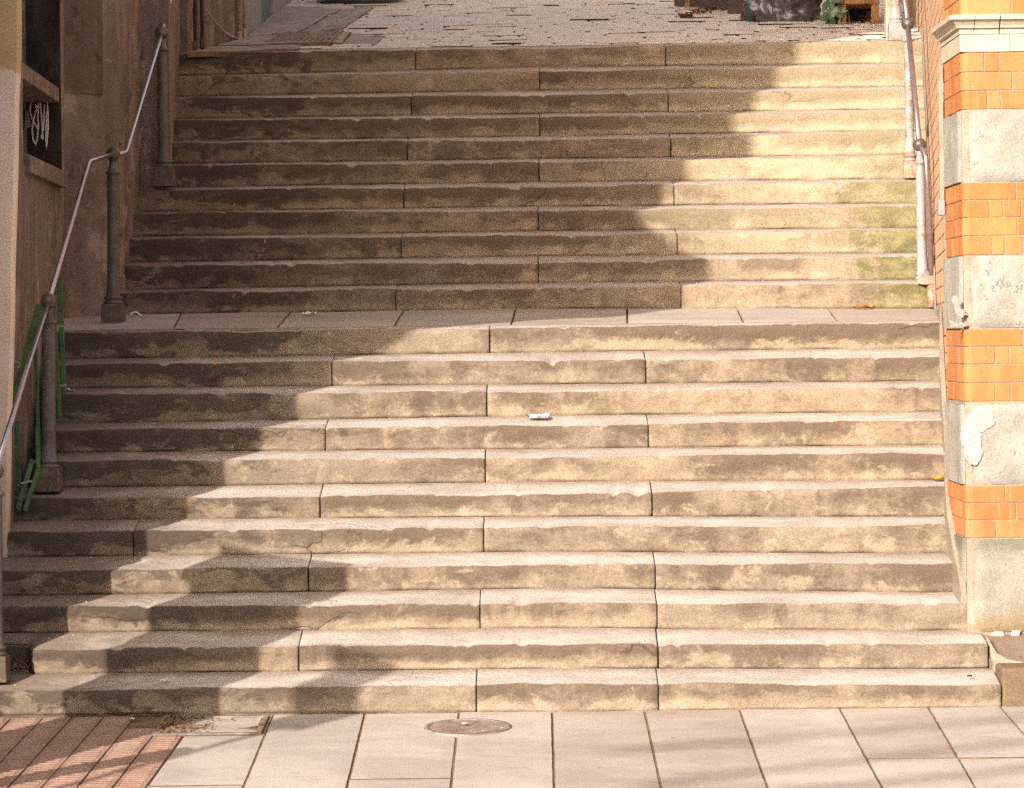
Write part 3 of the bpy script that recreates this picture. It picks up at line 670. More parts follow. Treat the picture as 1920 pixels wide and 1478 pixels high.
# buildings along the street above
bu = thing('grey_building', st(470, 60), 'brown and grey painted building at the head of the steps on the left', 'building')
c0, c1, c2, c3, c4, c5 = st(352, 92), st(446, 74), st(464, 65), st(490, 47), st(512, 28), st(531, 10)
dd = (c5 - c2).normalized(); c6 = c5 + dd * 14
mb = MB(); mb.wall(c0.xy, c1.xy, 4.3, 11, .5); mb.build('front_wall', M['render_d'], bu)
mb = MB(); mb.wall(c1.xy, c3.xy, 4.3, 11, .5); mb.build('painted_wall', M['greyp'], bu)
mb = MB(); mb.wall((c3 + Vector((-.03, 0, 0))).xy, (c4 + Vector((-.03, 0, 0))).xy, 4.3, 7.4, .4); mb.build('door', M['teal'], bu)
mb = MB(); mb.wall(c4.xy, c6.xy, 4.3, 11, .5); mb.build('side_wall', M['greyp'], bu)
def pipe(px0, px1, py, name, mat, lab, top=-500, rad=None):
    b = st((px0 + px1) / 2, py); r = rad or (px1 - px0) / 2 / F * (b.y + D0)
    b = b - Vector((0, .06, 0)); b.z = zst(b.x, b.y)
    t = thing(name, b, lab, 'pipe'); mb = MB(); mb.tube([b + Vector((0, 0, -.02)), b + Vector((0, 0, 4.2))], r, 14); mb.build('pipe_run', mat, t, True)
    mb = MB(); mb.lathe(b, [(r*1.35, .02), (r*1.35, .09), (r, .10)], 14); mb.build('collar', mat, t); mb = MB(); mb.lathe(b, [(r, 1.0), (r*1.35, 1.01), (r*1.35, 1.08), (r, 1.09)], 14); mb.build('collar', mat, t)
    return t
pipe(447, 454, 74, 'drainpipe', M['pipe_c'], 'cream drainpipe with worn paint at the corner of the brown wall')
pipe(457, 462, 68, 'drainpipe', M['pipe_c'], 'thinner cream drainpipe just in front of the grey painted wall')
pipe(364, 371, 92, 'drainpipe', M['pipe_d'], 'dark drainpipe nearest the top left end of the steps')
pipe(377, 384, 88, 'drainpipe', M['pipe_d'], 'dark rusty drainpipe from which a slack cable hangs')
a_, b_ = st(380, 86), st(447, 73); a3, b3 = P(386, 18, a_.y - .1), P(447, 74, b_.y - .12)
mb = MB(); mb.tube([a3 + (b3 - a3) * (k/12) - Vector((0, 0, math.sin(math.pi*k/12) * .05)) for k in range(13)], .008, 6)
tag(mb.build('cable', M['wire'], smooth=True), 'slack grey cable slanting from the dark pipe down to the cream drainpipe', 'cable')

# ------------------------------------------------------------------ brick building on the right
br = thing('brick_building', (XF + 1, .7, .3), 'orange brick and stone banded corner building on the right of the steps', 'building')
YFR, XB = .66, 7.5
def zf(py): return P(1862, py, YFR).z
class AMB(MB):
    def build2(s, name, mat, parent, bevel=0, smooth=False):
        me = bpy.data.meshes.new(name); me.from_pydata(s.v, [], s.f); me.materials.append(mat)
        at = me.attributes.new('sid', 'FLOAT', 'POINT'); at.data.foreach_set('value', s.sid); me.update()
        o = bpy.data.objects.new(name, me); COL.objects.link(o)
        if bevel:
            b = o.modifiers.new('bevel', 'BEVEL'); b.width = bevel; b.segments = 2; b.limit_method = 'ANGLE'
        o.parent = parent; o.matrix_parent_inverse = Matrix.Translation(-parent.location); return o
RC = .045                                                    # bullnosed corner
def brick_course(mb, z0, z1, xs, ret):
    """bricks of one course: xs = joints along the front (X), ret = joints along the return (Y)"""
    g = .0036; z0 += g * .7; z1 -= g * .7
    first = xs[0]
    # corner brick, with bullnose
    arc = [(XF, ret[0] - g)] + [(XF + RC - RC * math.cos(t * math.pi / 8), YFR + RC - RC * math.sin(t * math.pi / 8)) for t in range(5)] + [(first - g, YFR), (first - g, YFR + .1), (XF + .1, YFR + .1), (XF + .1, ret[0] - g)]
    n = len(arc); o = len(mb.v); mb.add([(x, y, z0) for x, y in arc] + [(x, y, z1) for x, y in arc], [tuple(range(n))[::-1], tuple(range(n, 2*n))] + [(i, (i+1) % n, n + (i+1) % n, n + i) for i in range(n)])
    mb.sid += [rnd.random()] * (2 * n)
    for a, b in zip(xs, xs[1:]):
        j = rnd.uniform(-.002, .002); mb.box(a + g, b - g, YFR + j, YFR + .1, z0, z1); mb.sid += [rnd.random()] * 8
    for a, b in zip(ret, ret[1:]):
        j = rnd.uniform(-.002, .002); mb.box(XF + j, XF + .1, a + g, b - g, z0, z1); mb.sid += [rnd.random()] * 8
def xf(px): return P(px, 500, YFR).x
bands = [([97.5, 135, 170, 205], [[1850, 1877], [1902], [1855, 1880]]),
         ([342, 375, 408, 442, 478], [[1907], [1857, 1882], [1909], [1860, 1884]]),
         ([617, 650, 683, 718, 753], [[1916], [1864, 1891], [1917], [1863, 1893]]),
         ([911, 943, 975, 1009], [[1880], [1900], [1862]]),
         ([-75, -40, -4, 29], [[1900], [1850, 1875], [1902]])]
for ys, joints in bands:
    mb = AMB(); mb.sid = []; backz = (zf(ys[-1]), zf(ys[0]))
    for r in range(len(ys) - 1):
        xs = [xf(p) for p in joints[r]]; long = r % 2
        if len(xs) == 1: pass
        x = xs[-1]
        while x < XB: x += (.115 if long else .23); long = 1 - long; xs.append(x)
        ret = [YFR + (.24 if r % 2 else .36)]; 
        while ret[-1] < 1.5: ret.append(min(1.58, ret[-1] + .3))
        brick_course(mb, zf(ys[r + 1]), zf(ys[r]), xs, ret)
    mb.build2('brick_band', M['brick'], br, .004)
mb = MB(); q = [(XF+.006, 1.575), (XF+.006, YFR+.036), (XF+.036, YFR+.006), (XB+.3, YFR+.006), (XB+.3, 1.575)]; mb.add([(x, y, .2) for x, y in q] + [(x, y, 6.5) for x, y in q], [(4,3,2,1,0), (5,6,7,8,9)] + [(k, (k+1) % 5, 5+(k+1) % 5, 5+k) for k in range(5)]); mb.build('wall_core', M['mortar'], br)
mb = MB(); mb.box(XF + .02, XB + .3, YFR + .02, 1.57, zf(-75), 12); mb.build('upper_wall', M['brick'], br)
# rough stone bands with rounded, chipped corners
def ashlar(y0, y1, pxj, mat, proud=.012, mbs=None):
    mb = MB(); z1, z0 = zf(y0) - .004, zf(y1) + .004
    xs = [XF - proud] + [xf(p) for p in pxj]
    while xs[-1] < XB: xs.append(xs[-1] + rnd.uniform(.55, .8))
    for k in range(len(xs) - 1):
        a, b = xs[k] + (.004 if k else 0), xs[k + 1] - .004; nx, nz = max(6, int((b - a) / .03)), max(5, int((z1 - z0) / .03))
        front = []
        for j in range(nz + 1):
            for i in range(nx + 1):
                X = a + (b - a) * i / nx; Z = z0 + (z1 - z0) * j / nz
                ed = min(i, nx - i) / nx * (b - a) if k else min((nx - i) / nx * (b - a), 9); ez = min(j, nz - j) / nz * (z1 - z0)
                rr = max(0, 1 - min(ed, ez) / .025) ** 2 * .014
                Y = YFR - proud + rr + fbm(X * 4, Z * 4, k + y0, 4) * .008
                if k == 0:
                    e = X - a; r = .13
                    if e < r: Y += r - math.sqrt(max(0, r * r - (r - e) ** 2))
                front.append((X, Y, Z))
        o = len(mb.v); W_ = nx + 1
        fs = [(j*W_+i, j*W_+i+1, (j+1)*W_+i+1, (j+1)*W_+i) for j in range(nz) for i in range(nx)]
        mb.add(front, fs)
        yb = 1.585 if k == 0 else YFR + .1
        lc = [front[j*W_] for j in range(nz + 1)]; rc = [front[j*W_+nx] for j in range(nz + 1)]; tc = front[nz*W_:]; bc = front[:W_]
        ndep = 8 if k == 0 else 1
        def side(chain, flip, disp=False):
            vs = []
            for c in chain:
                for d in range(ndep + 1):
                    Y = c[1] + (yb - c[1]) * d / ndep; dx = fbm(Y * 4, c[2] * 4, 9, 3) * .006 if disp and d else 0
                    vs.append((c[0] + dx, Y, c[2]))
            n1 = ndep + 1; f_ = []
            for q in range(len(chain) - 1):
                for d in range(ndep):
                    f4 = (q*n1+d, q*n1+d+1, (q+1)*n1+d+1, (q+1)*n1+d); f_.append(f4[::-1] if flip else f4)
            mb.add(vs, f_)
        side(lc, True, True); side(rc, False); side(tc, False); side(bc, True)
    return mb.build('stone_band', mat, br, True)
ashlar(205.5, 341, [1960], M['ashlar']); ashlar(478.5, 616, [1965], M['ashlar']); ashlar(758, 910, [2000], M['ashlar']); ashlar(1010, 1186, [2010], M['base'])
# white chipped patches on the third stone band and broken shells on the second
mb = MB()
def patch(mb, poly, yo):
    fine_ = []
    for (xa_, ya_), (xb_, yb_) in zip(poly, poly[1:] + poly[:1]):
        for t in range(4):
            X, Y = xa_ + (xb_ - xa_) * t / 4, ya_ + (yb_ - ya_) * t / 4; fine_.append((X + fbm(X*.2, Y*.2, 1, 4) * 4.5, Y + fbm(X*.2, Y*.2, 5, 4) * 4.5))
    c = [P(x, y, YFR - yo) for x, y in fine_]; n = len(c); b = [Vector((p.x, YFR + .01, p.z)) for p in c]
    i_ = [p + ((sum(c, Vector()) / n) - p).normalized() * .010 + Vector((0, -.002, 0)) for p in c]
    mb.add(b + c + i_, [(k, (k+1) % n, n + (k+1) % n, n + k) for k in range(n)] + [(n+k, n+(k+1) % n, 2*n+(k+1) % n, 2*n+k) for k in range(n)] + [tuple(range(2*n, 3*n))])
patch(mb, [(1808,787),(1826,768),(1838,764),(1852,766),(1862,776),(1866,790),(1860,800),(1848,806),(1840,812),(1838,830),(1842,845),(1840,862),(1830,872),(1818,871),(1810,855),(1803,830),(1801,808)], .0150)
mb.build('plaster_patch', M['plaster'], br)
mb = MB(); patch(mb, [(1784,562),(1790,553),(1797,561),(1802,578),(1812,590),(1806,597),(1796,594),(1788,580)], .013); patch(mb, [(1780,600),(1790,606),(1812,604),(1816,612),(1784,614)], .016)
mb.build('loose_flake', M['ashlar'], br)
# cornice of cream terracotta with its return, and the white block under it
def cornice(prof, name, mat, blocks):
    """prof: (projection, photo y) from bottom to top; runs along the return then the front"""
    mb = MB(); pf = [(p, zf(y)) for p, y in prof]
    for (a, b) in blocks:
        vs = []; n = len(pf)
        for X in (a, b): vs += [(X - (0 if X > XF + .001 else 0), YFR - p, z) for p, z in pf]
        mb.add(vs, [(k, k+1, n+k+1, n+k)[::-1] for k in range(n - 1)] + [tuple(range(n)), tuple(range(n, 2*n))[::-1]])
    n = len(pf); x1 = blocks[0][0]
    # corner: mitre from the return to the first front block
    vs = [(XF - p, 1.585, z) for p, z in pf] + [(XF - p, YFR - p, z) for p, z in pf] + [(x1 - .004, YFR - p, z) for p, z in pf]
    mb.add(vs, [(k, k+1, n+k+1, n+k)[::-1] for k in range(n - 1)] + [(n+k, n+k+1, 2*n+k+1, 2*n+k)[::-1] for k in range(n - 1)] + [tuple(range(n)), tuple(range(2*n, 3*n))[::-1]])
    return mb.build(name, mat, br)
cornice([(-.02, 64.5), (.012, 64), (.012, 54), (.030, 53), (.034, 48.5), (.040, 46), (.055, 40), (.075, 38), (.078, 30), (.06, 28.5), (-.02, 28.4)], 'cornice', M['terra'], [(xf(1830) + .004, xf(1878) - .004), (xf(1878) + .004, xf(1960)), (xf(1960) + .008, XB)])
cornice([(-.02, 97), (.006, 97), (.006, 65), (-.02, 65)], 'frieze_block', M['terra'], [(xf(1898) + .002, xf(1990)), (xf(1990) + .006, XB)])
# side wall along the steps
mb = MB(); mb.hexa([(WC0[0], 1.586, -.5), (8, 1.586, -.5), (8, 9.75, -.5), (WC1[0], 9.75, -.5), (WC0[0], 1.586, 12), (8, 1.586, 12), (8, 9.75, 12), (WC1[0], 9.75, 12)]); mb.build('side_wall', M['bwall'], br)
mb = MB(); a2, b2 = Vector(WC1), Vector((4.9, 26.)); mb.wall(b2, a2, 3.5, 12, 3); mb.build('street_wall', M['bwall'], br)
# raking mortar skirting along the ends of the steps
mb = MB(); pts_ = []
for i in range(2, 22):
    for Y in ((Yi(i),) if i != 10 else (Yi(i), Yi(i) + .3, Yi(i) + 1.7)):
        X = xwall(Y); z = ZT[i](X); pts_.append((X, Y, z))
vs = []; 
for k, (X, Y, z) in enumerate(pts_):
    top = z + .13 + fbm(Y * 2, 0, 5) * .03; th = (.05 if Y < 3.3 else .022) + fbm(Y * 3, 3, 1) * (.018 if Y < 3.3 else .006)
    vs += [(X - th, Y, z - .5), (X - th * .75, Y, top - .03), (X - .005, Y, top), (X + .03, Y, z - .5)]
n = len(pts_); fs = []
for k in range(n - 1): fs += [(4*k+i, 4*k+(i+1) % 4, 4*k+4+(i+1) % 4, 4*k+4+i)[::-1] for i in range(4)]
fs += [(0,1,2,3), tuple(4*(n-1)+i for i in (3,2,1,0))]; mb.add(vs, fs); mb.build('mortar_skirting', mat_stone('weathered_skirting', (.235, .19, .14), (.30, .25, .19), (.16, .12, .08), 6, .1, .6, .3), br)
# slim conduit at the end of the return
mb = MB(); t_, u_ = P(1765, 122, 1.5), P(1768, 404, 1.5); x_ = XF - .02
mb.box(x_ - .016, x_ + .012, 1.50, 1.545, u_.z + .1, t_.z); mb.build('conduit', M['mortar'], br, bevel=.004)
mb = MB(); mb.box(x_ - .030, x_ + .012, 1.47, 1.57, u_.z, u_.z + .10); mb.build('conduit_box', M['greyp'], br, bevel=.006)

# plinth block and sloping ledge right of the lowest steps
pl = thing('kerb_block', P(1895, 1320, 0), 'brown kerb block with dark ledge below the corner of the brick building', 'stone block')
x0 = P(1879, 1300, 0).x; zt0 = P(1900, 1252, .02).z
mb = MB(); mb.box(x0, 6, .004, .34, -.3, zt0); mb.build('block', M['step'] if False else M['render_d'] if False else mat_stone('brown_kerb_stone', (.185, .13, .078), (.14, .10, .062), (.10, .07, .042), 5, .2, .6, .4), pl, bevel=.02)
xl = P(1846, 1195, .6).x
mb = MB(); z_a, z_b = P(1880, 1251, .34).z, P(1880, 1190, .64).z
xm = P(1855, 1250, .36).x
mb.hexa([(xm, .341, -.3), (6, .341, -.3), (6, .655, -.3), (xl, .655, -.3), (xm, .341, zt0 - .006), (6, .341, zt0 - .006), (6, .655, z_b), (xl, .655, z_b)])
mb.build('ledge', mat_stone('dark_wet_stone', (.15, .105, .075), (.20, .145, .105), (.10, .075, .055), 4, .2, .5, .3), pl, bevel=.006)
mb = MB(); q = [P(1848,1194,.52), P(1863,1250,.30), P(1875,1254,.29), P(1925,1254,.29), P(1925,1247,.31), P(1888,1240,.33), P(1869,1228,.38), P(1858,1210,.45)]
mb.add([p + Vector((0, -.004, .012)) for p in q] + [p - Vector((0, -.002, .05)) for p in q], [tuple(range(8)), tuple(range(15, 7, -1))] + [(k, 8 + k, 8 + (k+1) % 8, (k+1) % 8) for k in range(8)]); mb.build('mortar_fillet', M['mortar'], pl)
mb = MB()
for poly in ([(1853,1192),(1866,1184),(1880,1184),(1884,1192),(1872,1195)], [(1894,1190),(1900,1182),(1914,1183),(1910,1193),(1898,1194)]):
    c = [P(x, y, .635) for x, y in poly]; k_ = len(c); mb.add(c + [p + Vector((0, .03, 0)) for p in c], [tuple(range(k_))[::-1], tuple(range(k_, 2*k_))] + [(i, (i+1) % k_, k_+(i+1) % k_, k_+i) for i in range(k_)])
mb.build('plaster_lump', M['plaster'], pl)

# ------------------------------------------------------------------ handrails
def post(parent, base, ball, m_shaft, m_block, m_ball, r=.047, blk=.17, bh=.14, plinth=0):
    b = Vector(base); c = Vector(ball); top = c.z - b.z; c0 = Vector((b.x, b.y, b.z)); rb = .054
    lean = Vector((c.x - b.x, c.y - b.y, 0))
    mb = MB(); z = bh + plinth
    prof = [(r*1.55, z), (r*1.6, z+.014), (r*1.3, z+.022), (r*1.3, z+.032), (r*1.5, z+.038), (r*1.5, z+.05), (r*1.12, z+.062), (r*1.02, z+.2), (r*.92, top-.17), (r*.92, top-.150), (r*1.18, top-.146), (r*1.18, top-.132), (r*.85, top-.126), (r*.62, top-.085), (r*.6, top-.04)]
    mb.lathe(c0, prof, 20)
    for k in range(len(mb.v)):
        v = mb.v[k]; t = (v[2] - b.z) / top; mb.v[k] = (v[0] + lean.x * t, v[1] + lean.y * t, v[2])
    p = mb.build('post', m_shaft, parent, True)
    mb = MB(); h = blk / 2; mb.hexa([(b.x-h, b.y-h, b.z-.02), (b.x+h, b.y-h, b.z-.02), (b.x+h, b.y+h, b.z-.02), (b.x-h, b.y+h, b.z-.02)] + [(b.x-h*.94, b.y-h*.94, b.z+z), (b.x+h*.94, b.y-h*.94, b.z+z), (b.x+h*.94, b.y+h*.94, b.z+z), (b.x-h*.94, b.y+h*.94, b.z+z)])
    mb.build('base_block', m_block, p, bevel=.008)
    mb = MB(); mb.ball(c, rb, 24, 14); mb.build('ball_finial', m_ball, p, True)
    return c
def curve_pts(pts_, rr=.05, n=5):                            # soften the bends of the rail
    out = [pts_[0]]
    for a, b, c in zip(pts_, pts_[1:], pts_[2:]):
        d1, d2 = min(rr, (b-a).length*.4), min(rr, (c-b).length*.4); p, q = b + (a-b).normalized()*d1, b + (c-b).normalized()*d2
        for k in range(n + 1): t = k / n; out.append(p*(1-t)**2 + b*2*t*(1-t) + q*t*t)
    return out + [pts_[-1]]
zs_ = lambda i, X, Y: ZT[i](X) + (ZB[i+1](X) - ZT[i](X)) * (Y - Yi(i)) / TR
hl = thing('stair_handrail', P(213, 603, 4.66), 'steel handrail on grey iron ball posts climbing the left side of the stairs', 'handrail')
b1 = P(-9, 1272, .2); k1 = post(hl, b1, P(-9, 884, .2), M['iron'], M['block'], M['ball'])
b2_ = P(92, 917, 2.0); k2 = post(hl, b2_, P(91, 565, 2.0), M['iron'], M['block'], M['ball'])
b3_ = P(213, 605, 4.66); k3 = post(hl, b3_, P(212, 289, 4.66), M['iron'], M['block'], M['ball'])
b4_ = P(309, 346, 7.12); k4 = post(hl, b4_, P(303, 62, 7.12), M['iron'], M['block'], M['ball'], plinth=.0)
mb = MB(); mb.tube([k1, k2], .017, 12)
mb.tube(curve_pts([k2, P(167, 303, 4.1), k3]), .017, 12); mb.tube(curve_pts([k3, P(236, 287, 4.85), k4]), .017, 12)
mb.tube([k4, P(309, 38, 7.4), P(319, -2, 7.9), P(333, -90, 8.9), P(290, -120, 9.2)], .017, 12)
mb.build('rail', M['rail'], hl, True)
mb = MB(); q = P(308, 36, 7.4); mb.box(q.x-.03, q.x+.02, q.y-.03, q.y+.03, q.z-.02, q.z+.02); mb.build('clamp', M['ironl'], hl, bevel=.004)
hr = thing('stair_handrail', P(1729, 522, 5.78), 'purplish steel handrail on chalky white iron posts against the brick side wall', 'handrail')
r2 = post(hr, P(1730, 524, 5.78), P(1724, 272, 5.78), M['ironl'], M['ball'], M['ball'], .038, .085, .0)
r1 = post(hr, P(1707, 330, 7.25), P(1702, 45, 7.25), M['ironl'], M['rustpipe'], M['ball'], .038, .12, .12)
r0b = P(1681, 74, 9.35); r0 = post(hr, r0b, P(1672, -190, 9.35), M['ironl'], M['ironl'], M['ball'], .042, .15, .14)
foot = P(1747, 516, 5.62)
mb = MB(); mb.tube(curve_pts([r2, P(1736, 292, 5.66), foot], .06), .023, 14); mb.tube([r2, r1], .023, 14); mb.tube([r1, r0], .023, 14)
mb.build('rail', M['railr'], hr, True)
mb = MB(); f0 = P(1748, 576, 5.56); f1 = P(1746, 524, 5.56); mb.tube([f0, f1], .036, 14); mb.build('pipe_stub', M['rustpipe'], hr, True)
mb = MB(); q = [P(1718,528,5.60), P(1726,516,5.66), P(1738,510,5.72), P(1757,514,5.66), P(1759,522,5.58), P(1752,528,5.54), P(1735,530,5.54)]
n = len(q); mb.add([p + Vector((0, -.02, .008)) for p in q] + [p + Vector((0, -.02, -.02)) for p in q], [tuple(range(n))[::-1], tuple(range(n, 2*n))] + [(k, (k+1) % n, n+(k+1) % n, n+k) for k in range(n)]); mb.build('foot_slab', M['mortar'], hr, bevel=.006)

# ------------------------------------------------------------------ broken green slats, wire
gs = thing('slatted_frame', P(60, 950, 1.7), 'broken green slatted timber frame leaning behind the second iron post', 'timber frame')
def slat(p0, y0, p1, y1, w, th=.02):
    mb = MB(); a_, b_ = P(*p0, y0), P(*p1, y1); mb.bar(a_, b_, w, th, up=(0, -1, .2)); return mb.build('slat', M['green'], gs, bevel=.003)
slat((76, 572), 2.35, (27, 752), 1.75, .055); slat((112, 522), 2.62, (120, 738), 2.5, .034); slat((99, 560), 2.5, (112, 782), 2.35, .03)
slat((66, 640), 2.3, (74, 872), 2.15, .024); slat((33, 790), 1.9, (36, 930), 1.85, .03)
slat((61, 862), 1.78, (33, 957), 1.70, .032); slat((72, 880), 1.78, (47, 958), 1.70, .030); slat((70, 800), 2.0, (72, 880), 1.9, .028)
for a_, b_, w_ in ((P(40, 906, 1.69), P(60, 902, 1.69), .012), (P(108, 612, 2.45), P(122, 612, 2.45), .02), (P(110, 724, 2.4), P(124, 722, 2.4), .02)):
    mb = MB(); mb.bar(a_, b_, w_, .013); mb.build('crossbar', M['ironl'], gs)
mb = MB(); c_ = P(28, 684, 1.72); mb.tube([c_ + Vector((.036*math.cos(t*.32), .01*math.sin(t*.7), .020*math.sin(t*.32))) for t in range(21)], .0025, 5)
tag(mb.build('wire_loop', M['wire'], smooth=True), 'small loop of pale wire caught on the sloping green slat', 'wire')

# ------------------------------------------------------------------ things on the street at the top
def sz(px, py): return (st(px, py).y + D0) / F
# rubbish bag
b0 = st(1476, 46); k = sz(1476, 46)
bag = thing('rubbish_bag', b0, 'shiny black rubbish bag slumped on the cobbles at the head of the steps', 'rubbish bag')
mb = MB(); nu, nv = 84, 44; vs = []; H = 100 * k; hw = 73 * k
for j in range(nv + 1):
    v = j / nv; z = H * v; w = hw * (.90 + .12 * math.sin(math.pi * min(1, v * 1.3))) * (1 if v < .72 else max(.12, 1 - (v - .72) / .28 * .88))
    if v < .08: w *= .86 + v * 1.75
    for i in range(nu):
        t = 2 * math.pi * i / nu; cr = abs(fbm(math.cos(t) * 2.2 + v * 1.5, math.sin(t) * 2.2, v * 2.2 + 4, 2)); f = 1 + fbm(math.cos(t) * 1.2, math.sin(t) * 1.2, v * 2, 2) * .2 + (.10 - cr * .38) * (1 if .06 < v < .9 else .4)
        vs.append((b0.x + math.cos(t) * w * f, b0.y + .36 + math.sin(t) * w * .7 * f, zst(b0.x, b0.y + math.sin(t) * w * .7) + .01 + z * (1 + .1 * fbm(math.cos(t), math.sin(t), 5))))
fs = [(j*nu+i, j*nu+(i+1) % nu, (j+1)*nu+(i+1) % nu, (j+1)*nu+i) for j in range(nv) for i in range(nu)] + [tuple(nv*nu+i for i in range(nu))]
mb.add(vs, fs); mb.build('sack', M['bag'], bag, True)
mb = MB()
for t in range(7):
    an = t * .9; c_ = Vector((b0.x + math.cos(an) * .03, b0.y + .36 + math.sin(an) * .03, zst(b0.x, b0.y) + H * .98)); mb.add([c_, c_ + Vector((math.cos(an)*.13, math.sin(an)*.09, .12)), c_ + Vector((math.cos(an+.8)*.13, math.sin(an+.8)*.09, .10))], [(0,1,2)])
mb.build('gathered_neck', M['bag'], bag)
# wooden stand
w0 = st(1612, 50); k = sz(1612, 50)
ws = thing('wooden_stand', w0, 'weathered orange wooden stand with open front beside the black rubbish bag', 'wooden stand')
def wx(px): return P(px, 30, w0.y).x
zb_ = lambda px, py: P(px, py, w0.y).z
dep = .55
def leg(p0, p1, py, back=0):
    mb = MB(); y_ = w0.y + back; mb.box(wx(p0), wx(p1), y_, y_ + .09, zst(wx(p0), y_) - .02, zb_(1612, 8) - .002); mb.build('leg', M['wood'], ws, bevel=.006)
leg(1572, 1587, 52); leg(1634, 1648, 50); leg(1572, 1587, 52, dep); leg(1634, 1648, 50, dep)
mb = MB(); mb.box(wx(1571), wx(1649), w0.y - .012, w0.y + dep + .1, zb_(1612, 8), zb_(1612, -55)); mb.build('drawer_front', M['wood'], ws, bevel=.008)
mb = MB(); mb.box(wx(1567), wx(1653), w0.y - .03, w0.y + dep + .12, zb_(1612, -55) + .001, zb_(1612, -62)); mb.build('top_board', M['wood'], ws, bevel=.006)
mb = MB(); mb.box(wx(1587) + .002, wx(1634) - .002, w0.y + dep - .03, w0.y + dep - .005, zst(0, w0.y + dep), zb_(1612, 8) - .003); mb.build('shade_sheet', M['dark'], ws)  # dark sheet standing in for the shade inside the open stand
mb = MB(); mb.bar(P(1588, 14, w0.y + .15), P(1594, 50, w0.y + .1), .012, .02); mb.build('brace', M['wood'], ws)
# upright dark strip and timber strip against the side wall
mb = MB(); d0_ = w0.y + .9; mb.box(wx(1640), wx(1662), d0_, d0_ + .08, zst(0, d0_) - .05, 7.4); tag(mb.build('dark_strip', M['dark']), 'narrow dark strip between the wooden stand and the wall', 'strip')
mb = MB(); mb.box(P(1661, 40, 10.1).x, P(1675, 40, 10.1).x, 10.1, 10.25, zst(0, 10.1) - .05, 7.6); tag(mb.build('door_post', M['pipe_c'], bevel=.01), 'pale timber door post beside the topmost white iron post', 'post')
# trailing plant
pb = st(1556, 50); plant = thing('leafy_plant', pb, 'grey-green leafy plant squeezed between the rubbish bag and wooden stand', 'plant')
mb, mg = MB(), MB(); r2_ = random.Random(3)
for t in range(120):
    u = r2_.random(); px = 1541 + (1576 - 1541) * (.35 + .65 * u) if r2_.random() < .7 else 1541 + 35 * r2_.random(); py = r2_.uniform(-45, 49); Y = pb.y - .05 + r2_.uniform(-.10, .25)
    if px < 1541 + max(0, 48 - py) * .0 + (20 if py < 5 else 0): px += 12
    c_ = P(px, py, Y); L_ = r2_.uniform(.03, .085); w = L_ * .42; an = r2_.uniform(0, 6.28); dv = Vector((math.cos(an), -.35 + r2_.uniform(-.3, .3), math.sin(an))).normalized(); sd = dv.cross(Vector((r2_.uniform(-.4, .4), -1, r2_.uniform(-.2, .7)))).normalized(); nv_ = dv.cross(sd) * .15
    tgt = mb if r2_.random() < .6 else mg
    tgt.add([c_ - dv*L_, c_ - dv*L_*.3 + sd*w + nv_*w, c_ + dv*L_*.5 + sd*w*.8 + nv_*w, c_ + dv*L_, c_ + dv*L_*.5 - sd*w*.8 + nv_*w, c_ - dv*L_*.3 - sd*w + nv_*w, c_], [(0,1,6),(1,2,6),(2,3,6),(3,4,6),(4,5,6),(5,0,6)])
mb.build('leaves', M['leafg'], plant, True); mg.build('dark_leaves', M['leafd'], plant, True)
mb = MB()
for t in range(5): mb.tube([P(1560 + t*3, 50, pb.y), P(1556 + t*4, 20, pb.y + .05), P(1550 + t*5, -40, pb.y + .1)], .006, 5)
mb.build('stem', M['leafd'], plant)
# sticks and debris
mb = MB(); mb.bar(P(1528, 58, st(1528,58).y-.02) + Vector((0, 0, .012)), P(1612, 52, st(1612,53).y - .05) + Vector((0, 0, .02)), .016, .012)
tag(mb.build('stick', M['leafo']), 'thin orange-brown stick lying in front of the wooden stand', 'stick')
# dark low bench at the right of the street
q0, q1 = st(1290, 16), st(1386, 29)
bn = thing('wooden_bench', q1, 'low dark wooden bench with stout legs left of the rubbish bag', 'bench')
mb = MB(); x_a, x_b = P(1366, 20, q1.y).x, P(1405, 20, q1.y).x; mb.box(x_a, x_b, q1.y, q1.y + .2, zst(x_a, q1.y) - .02, zst(x_a, q1.y) + .42); mb.build('leg', M['wood_d'], bn, bevel=.008)
mb = MB(); x_c, x_d = P(1284, 10, q0.y).x, P(1294, 10, q0.y).x; mb.box(x_c, x_d, q0.y, q0.y + .09, zst(x_c, q0.y) - .02, zst(x_c, q0.y) + .42); mb.build('leg', M['wood'], bn, bevel=.006)
mb = MB(); mb.hexa([(x_c - .1, q0.y + .3, zst(0, q0.y) + .02), (x_b, q1.y + .5, zst(0, q1.y) + .02), (x_b, q1.y + .56, zst(0, q1.y) + .02), (x_c - .1, q0.y + .36, zst(0, q0.y) + .02)] + [(x_c - .1, q0.y + .3, zst(0, q0.y) + .42), (x_b, q1.y + .5, zst(0, q1.y) + .5), (x_b, q1.y + .56, zst(0, q1.y) + .5), (x_c - .1, q0.y + .36, zst(0, q0.y) + .42)]); mb.build('back_board', M['wood_d'], bn)
zt_ = zst(x_a, q1.y) + .422
mb = MB(); mb.hexa([(x_c - .1, q0.y - .02, zst(0, q0.y) + .422), (x_b + .02, q1.y - .03, zt_), (x_b + .02, q1.y + .6, zt_ + .08), (x_c - .1, q0.y + .4, zst(0, q0.y) + .44)] + [(x_c - .1, q0.y - .02, zst(0, q0.y) + .47), (x_b + .02, q1.y - .03, zt_ + .05), (x_b + .02, q1.y + .6, zt_ + .13), (x_c - .1, q0.y + .4, zst(0, q0.y) + .49)]); mb.build('seat', M['wood_d'], bn, bevel=.006)
